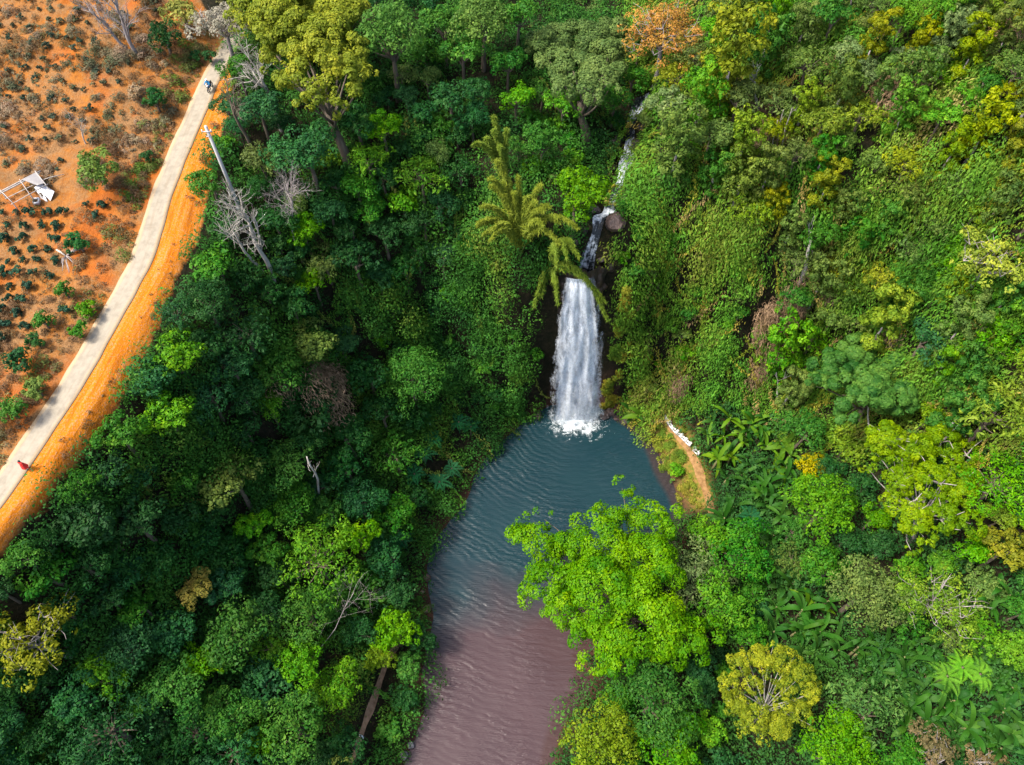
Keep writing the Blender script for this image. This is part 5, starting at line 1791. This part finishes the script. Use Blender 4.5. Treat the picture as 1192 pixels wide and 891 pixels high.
# rows run roughly across the slope
for i in range(-2, 44):
    for j in range(-2, 44):
        x = -72 + i * 1.75 + r.normal(0, .12) + j * .25
        y = 42 + j * 1.6 + r.normal(0, .14)
        if x > -36:
            continue
        z = float(ground(x, y))
        px, py, _ = project(x, y, z)
        if not (-15 < px < 205 and -15 < py < 460) or not inside(np.array([px + 14]), np.array([py]), fp)[0]:
            continue
        rd = float(dist_poly(np.array([x]), np.array([y]), ROAD[:, :2], False)[0][0])
        if rd < 4.5 or (rd < 9 and r.random() < .7) or r.random() < (.12 if py > 225 else .45):
            continue
        if any((px - a) ** 2 + (py - b) ** 2 < (c + 4) ** 2 for a, b, c in placed) or (0 < px < 84 and 200 < py < 248):
            continue
        up = 0 if py > 225 else 1
        s = r.uniform(.7, 1.25) * (1.0 if not up else .72)
        st, lf = COF[cnt % 5]
        o = link('coffee_bush', None)
        o.location = (x, y, z)
        o.rotation_euler = (0, 0, r.uniform(0, 6.28))
        o.scale = (s, s, s)
        tag(o, cof_lab[up], 'bush', 'coffee bushes in the lower field' if not up else 'coffee bushes in the upper field')
        link('stem', st, M_BARK, o)
        c = link('leaves', lf, M_LEAF, o)
        base_c = np.array((.020, .055, .032) if not up else ((.055, .08, .05), (.04, .065, .042), (.075, .085, .045))[cnt % 3])
        c.color = (*(base_c * r.uniform(.8, 1.25)), 1)
        cnt += 1
print('coffee bushes', cnt)

# ------------------------------------------------------------------ rocks
M_ROCK = rock_mat('brown_rock', [(.05, .03, .022), (.12, .075, .055), (.22, .15, .12)], 1.5)
M_ROCKG = rock_mat('grey_rock', [(.06, .06, .06), (.14, .13, .13), (.26, .25, .25)], 1.5)
M_ROCKW = rock_mat('wet_rock', [(.010, .010, .011), (.03, .02, .018), (.07, .035, .03)], 1.5)


def rock(px, py, s, mat, label, group=None, seed=0, name='boulder', at=None, dz=.3):
    import bmesh
    r = np.random.default_rng(seed)
    bm = bmesh.new()
    bmesh.ops.create_icosphere(bm, subdivisions=3, radius=1)
    sc = r.uniform(.7, 1.2, 3) * s
    sc[2] *= .75
    pl = sphere_dirs(9, r)
    for v in bm.verts:
        c = np.array(v.co)
        k = 1.0
        for n_ in pl:                                              # flat facets, as split stone has
            dd = c @ n_
            if dd > .72:
                k = min(k, .72 / dd)
        v.co = c * k * sc + r.normal(0, .02, 3) * s
    me = bpy.data.meshes.new(name)
    bm.to_mesh(me)
    bm.free()
    b = on_ground(px, py)[0] if at is None else np.array(at)
    b[2] = max(b[2], -.1) + dz * s
    o = link(name, me, mat, loc=b)
    o.rotation_euler = (0, 0, r.uniform(0, 6.28))
    tag(o, label, 'rock', group)


for k, (x, y, s, lb) in enumerate(((498, 674, .75, 'reddish boulder at the waterline of the shaded bank, farther up the pool of two'), (497, 710, .7, 'reddish boulder at the waterline of the shaded bank, nearer the bright path tree'),
                                   (492, 690, .4, 'small reddish stone between the two waterline boulders'), (478, 868, .55, 'pale stone at the narrow lower shore of the pool'), (470, 880, .8, 'dark grey boulder beside the pale shore stone'))):
    rock(x, y, s, M_ROCK if k < 3 else M_ROCKG, lb, None, 1100 + k)
k = 0
q_, u_ = STREAM_LINE
for i in range(2, len(q_) - 3, 2):
    for sg in (-1, 1):
        if r.random() < .3:
            continue
        tn = q_[i + 1] - q_[i - 1]
        n = np.array((tn[1], -tn[0])) / np.linalg.norm(tn[:2])
        o_ = sg * r.uniform(1.0, 2.0)
        x, y = q_[i][0] + n[0] * o_, q_[i][1] + n[1] * o_
        rock(0, 0, r.uniform(.35, .95), M_ROCKW, 'dark wet boulder along the stream above the fall', 'boulders along the stream', 1150 + k, at=(x, y, float(ground(x, y))), dz=.2)
        k += 1
rock(0, 0, 1.35, M_ROCK, 'big reddish-brown rock on the stream bank just above the lip', None, 1149, at=on_ground(716, 266)[0], dz=.5)
for i, (x, y) in enumerate(((2.2, 60.2), (4.0, 59.6), (14.6, 59.4), (16.4, 58.8), (17.8, 58.6), (15.5, 60.0), (3.1, 60.4))):
    rock(0, 0, r.uniform(.5, 1.0), M_ROCKW, 'dark wet boulder at the foot of the cliff', 'boulders at the foot of the cliff', 1300 + i, at=(x, y, 0.0), dz=.1)


# ------------------------------------------------------------------ utility pole
def utility_pole():
    M_CON = plain_mat('pole_concrete', (.36, .35, .34), .85, .15)
    M_STEEL = plain_mat('galvanised_steel', (.5, .5, .5), .45, .1, metal=.7)
    M_BOX = plain_mat('white_enamel', (.75, .75, .74), .4, .05)
    b, _ = on_ground(283, 252)
    d = ray(236, 148)
    tt = (b[0] * d[0] + b[1] * d[1]) / (d[0] ** 2 + d[1] ** 2)
    H = CAM_H + d[2] * tt - b[2]
    o = link('utility_pole', None)
    o.location = b
    tag(o, 'grey concrete utility pole standing at the edge of the orange shoulder', 'utility pole')
    mb = MB()
    mb.tube([(0, 0, -1.5), (0, 0, H * .5), (0, 0, H)], (.26, .22, .17), 8)
    mb.build('shaft', M_CON, o)
    m = MB()
    m.bar((-.55, -.22, H - .55), (.55, -.22, H - .55), .1, .1)
    m.bar((-.3, -.2, H - 1.2), (.3, -.2, H - 1.2), .08, .08)
    m.build('crossarm', M_STEEL, o)
    for x in (-.48, .48, 0):
        i = MB()
        z = H - .5 if x else H - 1.15
        i.tube([(x, -.22, z), (x, -.22, z + .08), (x, -.22, z + .1), (x, -.22, z + .2)], (.03, .03, .07, .05), 8)
        i.build('insulator', M_BOX, o)
    x = MB()
    x.box((0, -.3, 1.5), (.4, .24, .6))
    x.build('meter_box', M_BOX, o)


utility_pole()


# ------------------------------------------------------------------ balustrade
def balustrade():
    M_W = plain_mat('white_painted_concrete', (.55, .54, .52), .7, .08, 3.0)
    a, b = on_ground(774, 489)[0], on_ground(812, 531)[0]
    L = math.hypot(b[0] - a[0], b[1] - a[1])
    o = link('balustrade', None)
    o.location = a
    tag(o, 'white concrete balustrade of short posts along the footpath above the pool', 'balustrade')
    d = np.array((b[0] - a[0], b[1] - a[1])) / L
    rot = math.atan2(d[1], d[0])
    n = 9
    pts_ = []
    for k in range(n):
        p = d * L * k / (n - 1)
        z = float(ground(a[0] + p[0], a[1] + p[1])) - a[2]
        pts_.append(np.array((p[0], p[1], z)))
        m = MB()
        m.box((p[0], p[1], z + .45), (.28, .28, 1.3), rot)
        m.box((p[0], p[1], z + 1.14), (.36, .36, .1), rot)
        m.build('post', M_W, o)
    for k in range(n - 1):
        if k == 6:
            continue                                               # one bay is broken
        for nm, z, w, h in (('rail', .95, .2, .12), ('kerb_beam', .2, .24, .2)):
            e = d * .145
            m = MB()
            m.bar(pts_[k] + (e[0], e[1], z), pts_[k + 1] + (-e[0], -e[1], z), w, h)
            m.build(nm, M_W, o)
        for f in (.33, .66):
            q = pts_[k] * (1 - f) + pts_[k + 1] * f
            m = MB()
            m.tube([q + (0, 0, .3), q + (0, 0, .45), q + (0, 0, .6), q + (0, 0, .9)], (.06, .1, .08, .06), 8)
            m.build('baluster', M_W, o)


balustrade()


# ------------------------------------------------------------------ shelter frame in the field
def shelter():
    M_POLE = bark_mat('weathered_pole', (.2, .17, .15), (.36, .33, .30))
    M_SHEET = plain_mat('grey_tin', (.17, .16, .16), .5, .25, 2.0)
    M_WSHEET = plain_mat('white_tin', (.40, .40, .42), .45, .08, 2.0)
    c = on_ground(32, 226)[0]
    g = lambda px, py, h: np.array((*(on_ground(px, py)[0][:2]), 0)) * (1, 1, 0) + (0, 0, float(on_ground(px, py)[0][2]) + h)
    o = link('shelter_frame', None)
    o.location = c
    tag(o, 'collapsed grey pole frame of a small shelter in the orange field', 'shelter')
    A_, B_, C_, D_ = (g(*p, 0) - c for p in ((9, 233), (49, 211), (60, 225), (22, 246)))
    h = 1.15
    up = np.array((0, 0, h))
    mid1, mid2 = A_ * .45 + B_ * .55, D_ * .5 + C_ * .5
    for p in (A_, B_, C_, D_, mid1, mid2):
        m = MB()
        m.tube([p - (0, 0, .4), p + up], (.07, .06), 6)
        m.build('post', M_POLE, o)

    def beam(p, q, r=.06, over=.25):
        d = (q - p) / np.linalg.norm(q - p)
        m = MB()
        m.tube([p - d * over, (p + q) / 2, q + d * over], r, 6)
        m.build('beam', M_POLE, o)
    z2 = np.array((0, 0, h + .06))
    beam(A_ + z2, B_ + z2, .09, .5)
    off = np.array((.12, -.32, .02))
    beam(A_ + z2 + off, B_ + z2 + off, .08, .4)
    beam(D_ + z2, C_ + z2, .05)
    beam(A_ + z2 * 1.1, D_ + z2 * 1.1, .05)
    beam(mid1 + z2 * 1.1, mid2 + z2 * 1.1, .05)
    beam(B_ + z2 * 1.1, C_ + z2 * 1.1, .07)
    beam(A_ * .5 + D_ * .5 + z2 * .95, B_ * .4 + C_ * .6 + z2 * .95, .045)

    def sheet(corners, nm, mat, par, n=13, amp=.03):
        a, b_, c_, d_ = (np.asarray(x, float) for x in corners)
        u, v = np.meshgrid(np.linspace(0, 1, n * 3), np.linspace(0, 1, 4))
        P = (a * (1 - u[..., None]) + b_ * u[..., None]) * (1 - v[..., None]) + (d_ * (1 - u[..., None]) + c_ * u[..., None]) * v[..., None]
        P[..., 2] += np.sin(u * n * 2 * math.pi) * amp
        lo = P.copy()
        lo[..., 2] -= .02
        kk, mm = P.shape[1], P.shape[0]
        i = (np.arange(mm - 1)[:, None] * kk + np.arange(kk - 1)[None]).ravel()
        q = np.stack([i, i + 1, i + kk + 1, i + kk], -1)
        mbb = MB()
        mbb.add(P.reshape(-1, 3), q)
        mbb.add(lo.reshape(-1, 3), q[:, ::-1])
        return mbb.build(nm, mat, par)
    zr_ = z2 + (0, 0, .14)
    sheet([mid1 * .9 + B_ * .1 + zr_, B_ + zr_, C_ * .9 + B_ * .1 + zr_, mid2 * .2 + mid1 * .2 + C_ * .6 + zr_], 'roof_sheet', M_SHEET, o)
    e = g(56, 232, .0) - c
    s = link('metal_sheet', None)
    s.location = c
    tag(s, 'bent white metal sheet leaning off the end of the shelter frame', 'metal sheet')
    p1, p2, p3, p4 = (g(*p, 0) - c for p in ((52, 221), (66, 227), (60, 236), (47, 224)))
    sheet([p1 + (0, 0, 1.0), p2 + (0, 0, .5), p3 + (0, 0, .12), p4 + (0, 0, .9)], 'panel', M_WSHEET, s)
    sheet([p4 + (-.25, -.1, .8), p1 + (-.1, -.1, .9), p3 + (-.3, -.1, .14), p3 + (-.9, 0, .12)], 'folded_panel', M_WSHEET, s, 4)
    # white crate lying on the soil
    w = on_ground(45, 238)[0]
    bx = link('crate', None)
    bx.location = w
    tag(bx, 'small white crate on orange soil below the shelter frame', 'crate')
    m = MB()
    m.box((0, 0, .06), (.62, .78, .06), .2)
    m.build('bottom', M_WSHEET, bx)
    for (x, y, sx_, sy_) in ((-.3, 0, .04, .78), (.3, 0, .04, .78), (0, -.38, .56, .04), (0, .38, .56, .04)):
        m = MB()
        ca, sa = math.cos(.2), math.sin(.2)
        m.box((x * ca - y * sa, x * sa + y * ca, .28), (sx_, sy_, .4), .2)
        m.build('side', M_WSHEET, bx)
    p, q = on_ground(52, 218)[0], on_ground(76, 205)[0]
    m = MB()
    m.tube([p - p + (0, 0, .9), (q - p) * .5 + (0, 0, .6), q - p + (0, 0, .15)], (.05, .045, .035), 6)
    ob = m.build('timber_pole', M_POLE, None, loc=p)
    tag(ob, 'long pale pole lying propped from the shelter frame onto the soil', 'pole')


shelter()

# ------------------------------------------------------------------ people
M_SKIN = plain_mat('skin', (.36, .20, .13), .55, .06, 20, bump=.02)
M_HAIR = plain_mat('black_hair', (.012, .010, .010), .5, .2, 40)
M_RED = plain_mat('red_cloth', (.62, .025, .018), .8, .12, 12)
M_BLUE = plain_mat('blue_cloth', (.010, .20, .42), .7, .12, 12)
M_NAVY = plain_mat('navy_cloth', (.015, .02, .05), .8, .12, 12)
M_WHITE = plain_mat('white_cloth', (.75, .74, .72), .8, .06, 12)
M_SHOE = plain_mat('dark_shoe', (.03, .028, .03), .6, .1, 12)
M_HELM = plain_mat('white_helmet', (.75, .76, .78), .25, .04, 4)
M_BLACK = plain_mat('black_rubber', (.012, .012, .013), .7, .1, 12)
M_CHROME = plain_mat('bright_metal', (.55, .55, .56), .25, .05, 6, metal=.9)


def skin_mesh(verts, edges, radii, sub=2, root=0):
    me = bpy.data.meshes.new('body')
    me.from_pydata(verts, edges, [])
    ob = bpy.data.objects.new('body_tmp', me)
    COL.objects.link(ob)
    ob.modifiers.new('skin', 'SKIN')
    if not me.skin_vertices:
        pass
    for i, r in enumerate(radii):
        sv_ = me.skin_vertices[0].data[i]
        sv_.radius = (r, r) if not isinstance(r, tuple) else r
        sv_.use_root = (i == root)
    s = ob.modifiers.new('sub', 'SUBSURF')
    s.levels = sub
    s.render_levels = sub
    dg = bpy.context.evaluated_depsgraph_get()
    dg.update()
    out = bpy.data.meshes.new_from_object(ob.evaluated_get(dg))
    bpy.data.objects.remove(ob)
    for p in out.polygons:
        p.use_smooth = True
    return out


def person(loc, rot, shirt, trousers, label, pose='walk', helmet=None, coat=None):
    o = link('person', None)
    o.location = loc
    o.rotation_euler = (0, 0, rot)
    tag(o, label, 'person')
    ride = pose == 'ride'
    if ride:
        hip, z0 = np.array((0, 0, .80)), .0
        J = {'pel': hip, 'waist': hip + (0, .05, .18), 'chest': hip + (0, .13, .42), 'neck': hip + (0, .18, .60), 'head': hip + (0, .22, .72), 'crown': hip + (0, .22, .84)}
        for s, n in ((-1, 'l'), (1, 'r')):
            J['hip' + n] = hip + (s * .11, .02, -.02)
            J['knee' + n] = hip + (s * .2, .42, -.05)
            J['ank' + n] = hip + (s * .19, .28, -.48)
            J['toe' + n] = hip + (s * .2, .46, -.52)
            J['sho' + n] = hip + (s * .2, .15, .50)
            J['elb' + n] = hip + (s * .31, .34, .30)
            J['wri' + n] = hip + (s * .30, .60, .30)
            J['han' + n] = hip + (s * .30, .68, .29)
    else:
        J = {'pel': (0, 0, .93), 'waist': (0, .01, 1.08), 'chest': (0, .02, 1.30), 'neck': (0, .03, 1.46), 'head': (0, .05, 1.58), 'crown': (0, .05, 1.69)}
        for s, n in ((-1, 'l'), (1, 'r')):
            st = .10 * s
            J['hip' + n] = (s * .1, 0, .90)
            J['knee' + n] = (s * .11, st * .75 + .05, .50)
            J['ank' + n] = (s * .11, st * 1.2 - .03, .09)
            J['toe' + n] = (s * .12, st * 1.2 + .13, .04)
            J['sho' + n] = (s * .19, .02, 1.40)
            J['elb' + n] = (s * .26, -st * .6, 1.14)
            J['wri' + n] = (s * .27, -st * 1.0 + .08, .92)
            J['han' + n] = (s * .27, -st * 1.1 + .11, .84)
    rad = {'pel': .17, 'waist': .165, 'chest': .185, 'neck': .06, 'head': .098, 'crown': .07}
    for n in 'lr':
        rad.update({'hip' + n: .1, 'knee' + n: .068, 'ank' + n: .048, 'toe' + n: .042, 'sho' + n: .09, 'elb' + n: .065, 'wri' + n: .034, 'han' + n: .04})
    names = list(J)
    E = [('pel', 'waist'), ('waist', 'chest'), ('chest', 'neck'), ('neck', 'head'), ('head', 'crown')]
    for n in 'lr':
        E += [('pel', 'hip' + n), ('hip' + n, 'knee' + n), ('knee' + n, 'ank' + n), ('ank' + n, 'toe' + n), ('chest', 'sho' + n), ('sho' + n, 'elb' + n), ('elb' + n, 'wri' + n), ('wri' + n, 'han' + n)]
    me = skin_mesh([tuple(J[n]) for n in names], [(names.index(a), names.index(b)) for a, b in E], [rad[n] for n in names])
    for m in (M_SKIN, shirt, trousers, M_SHOE):
        me.materials.append(m)
    P = np.array([tuple(p.center) for p in me.polygons])

    def seg(a, b):
        a, b = np.array(J[a], float), np.array(J[b], float)
        t = np.clip(((P - a) @ (b - a)) / ((b - a) @ (b - a)), 0, 1)
        return np.linalg.norm(P - (a + (b - a) * t[:, None]), axis=1)
    ds = np.stack([seg(a, b) / max(rad[a], rad[b]) for a, b in E])
    own = ds.argmin(0)
    mi = []
    for e in own:
        a, b = E[e]
        if b in ('head', 'crown', 'neck') and a != 'chest':
            mi.append(0)
        elif a.startswith('wri'):
            mi.append(0)
        elif a.startswith('ank'):
            mi.append(3)
        elif a.startswith(('hip', 'knee')) or (a == 'pel' and b.startswith('hip')):
            mi.append(2)
        else:
            mi.append(1)
    me.polygons.foreach_set('material_index', np.array(mi, np.int32))
    link('body', me, None, o)
    # hair or helmet: a cap over the skull, with the face left open
    hc = np.array(J['head'], float) + (0, -.005, .05)
    u, v = np.meshgrid(np.linspace(0, 2 * math.pi, 21)[:-1], np.linspace(.02, 1, 8))
    rr = .118 if helmet is None else .15
    ext = 1.75 if helmet is None else 1.7
    phi = v * ext
    phi = np.where(np.sin(u) > .2, np.minimum(phi, 1.15), phi)          # front edge stops above the face
    X, Y, Z = np.sin(phi) * np.cos(u) * rr * .9, np.sin(phi) * np.sin(u) * rr * 1.05, np.cos(phi) * rr
    i, j = np.meshgrid(np.arange(7), np.arange(20), indexing='ij')
    q = np.stack([i * 20 + j, (i + 1) * 20 + j, (i + 1) * 20 + (j + 1) % 20, i * 20 + (j + 1) % 20], -1).reshape(-1, 4)
    link('hair' if helmet is None else 'helmet', mesh_np('hair', np.stack([X, Y, Z], -1).reshape(-1, 3) + hc, q, smooth=True), helmet or M_HAIR, o)
    if coat is not None:
        u, v = np.meshgrid(np.linspace(0, 2 * math.pi, 25)[:-1], np.linspace(0, 1, 6))
        rr = .19 + .16 * v ** .8 + .015 * np.sin(u * 7) * v
        X, Y, Z = np.cos(u) * rr, np.sin(u) * rr * .9 + .01, 1.12 - .62 * v
        i, j = np.meshgrid(np.arange(5), np.arange(24), indexing='ij')
        q = np.stack([i * 24 + j, i * 24 + (j + 1) % 24, (i + 1) * 24 + (j + 1) % 24, (i + 1) * 24 + j], -1).reshape(-1, 4)
        link('skirt', mesh_np('skirt', np.stack([X, Y, Z], -1).reshape(-1, 3), q, smooth=True), coat, o)
    # eyes, nose
    f = MB()
    for s in (-1, 1):
        f.box(np.array(J['head'], float) + (s * .034, .094, .025), (.022, .012, .012))
    f.build('eyes', M_HAIR, o)
    return o


def road_dir(px, py):
    a, b = np.array(at_z(px, py, road_z(py))), None
    s = dist_poly(a[:1], a[1:2], ROAD[:, :2], False)[1][0]
    p = lambda u: np.array([np.interp(u, rp, ROAD[:, k]) for k in range(2)])
    d = p(s + 1) - p(s - 1)
    return math.atan2(d[1], d[0]) - math.pi / 2


b = on_ground(33, 547)[0]
person((b[0], b[1], float(ground(b[0], b[1])) + .1), road_dir(28, 540), M_RED, M_RED, 'person in red clothes with dark hair walking on the pale road', coat=M_RED)
b = on_ground(423, 859)[0]
person((b[0], b[1], float(ground(b[0], b[1])) + .12), 2.8, M_WHITE, M_NAVY, 'person in a white top and dark trousers on the shaded footpath')


def motorbike(loc, rot):
    o = link('motorbike', None)
    o.location = loc
    o.rotation_euler = (0, 0, rot)
    tag(o, 'dark motorbike under the blue-clad rider at the road bend', 'motorbike')
    for y in (-.62, .62):
        m = MB()
        a = np.linspace(0, 2 * math.pi, 25)
        m.tube(np.stack([0 * a, y + np.cos(a) * .26, .31 + np.sin(a) * .26], -1), .055, 8, cap=False)
        w = m.build('wheel', M_BLACK, o, smooth=True)
        h = MB()
        h.tube([(-.05, y, .31), (.05, y, .31)], .06, 8)
        for k in range(6):
            h.tube([(0, y, .31), (0, y + math.cos(k) * .25, .31 + math.sin(k) * .25)], .012, 4)
        h.build('rim', M_CHROME, w)
    m = MB()
    m.tube([(0, -.55, .5), (0, -.2, .48), (0, .1, .45), (0, .32, .55), (0, .44, .88)], (.07, .13, .13, .11, .06), 8)
    m.build('body', M_BLUE, o, smooth=True)
    m = MB()
    m.tube([(0, -.72, .76), (0, -.4, .77), (0, 0, .72), (0, .18, .68)], (.09, .13, .12, .07), 8)
    m.build('seat', M_BLACK, o, smooth=True)
    m = MB()
    m.tube([(-.36, .42, 1.02), (-.12, .50, 1.0), (.12, .50, 1.0), (.36, .42, 1.02)], .02, 6)
    m.tube([(0, .48, 1.0), (0, .62, .31)], .035, 6)
    m.build('handlebar', M_CHROME, o)
    m = MB()
    m.tube([(0, .5, .86), (0, .58, .86), (0, .62, .86)], (.09, .09, .06), 8)
    m.build('headlight', M_WHITE, o)


b = on_ground(246, 106)[0]
rz = road_dir(238, 98) + math.pi
loc = (b[0], b[1], float(ground(b[0], b[1])) + .12)
motorbike(loc, rz)
person(loc, rz, M_BLUE, M_NAVY, 'rider in a bright blue jacket and helmet on the motorbike', 'ride', M_HELM)
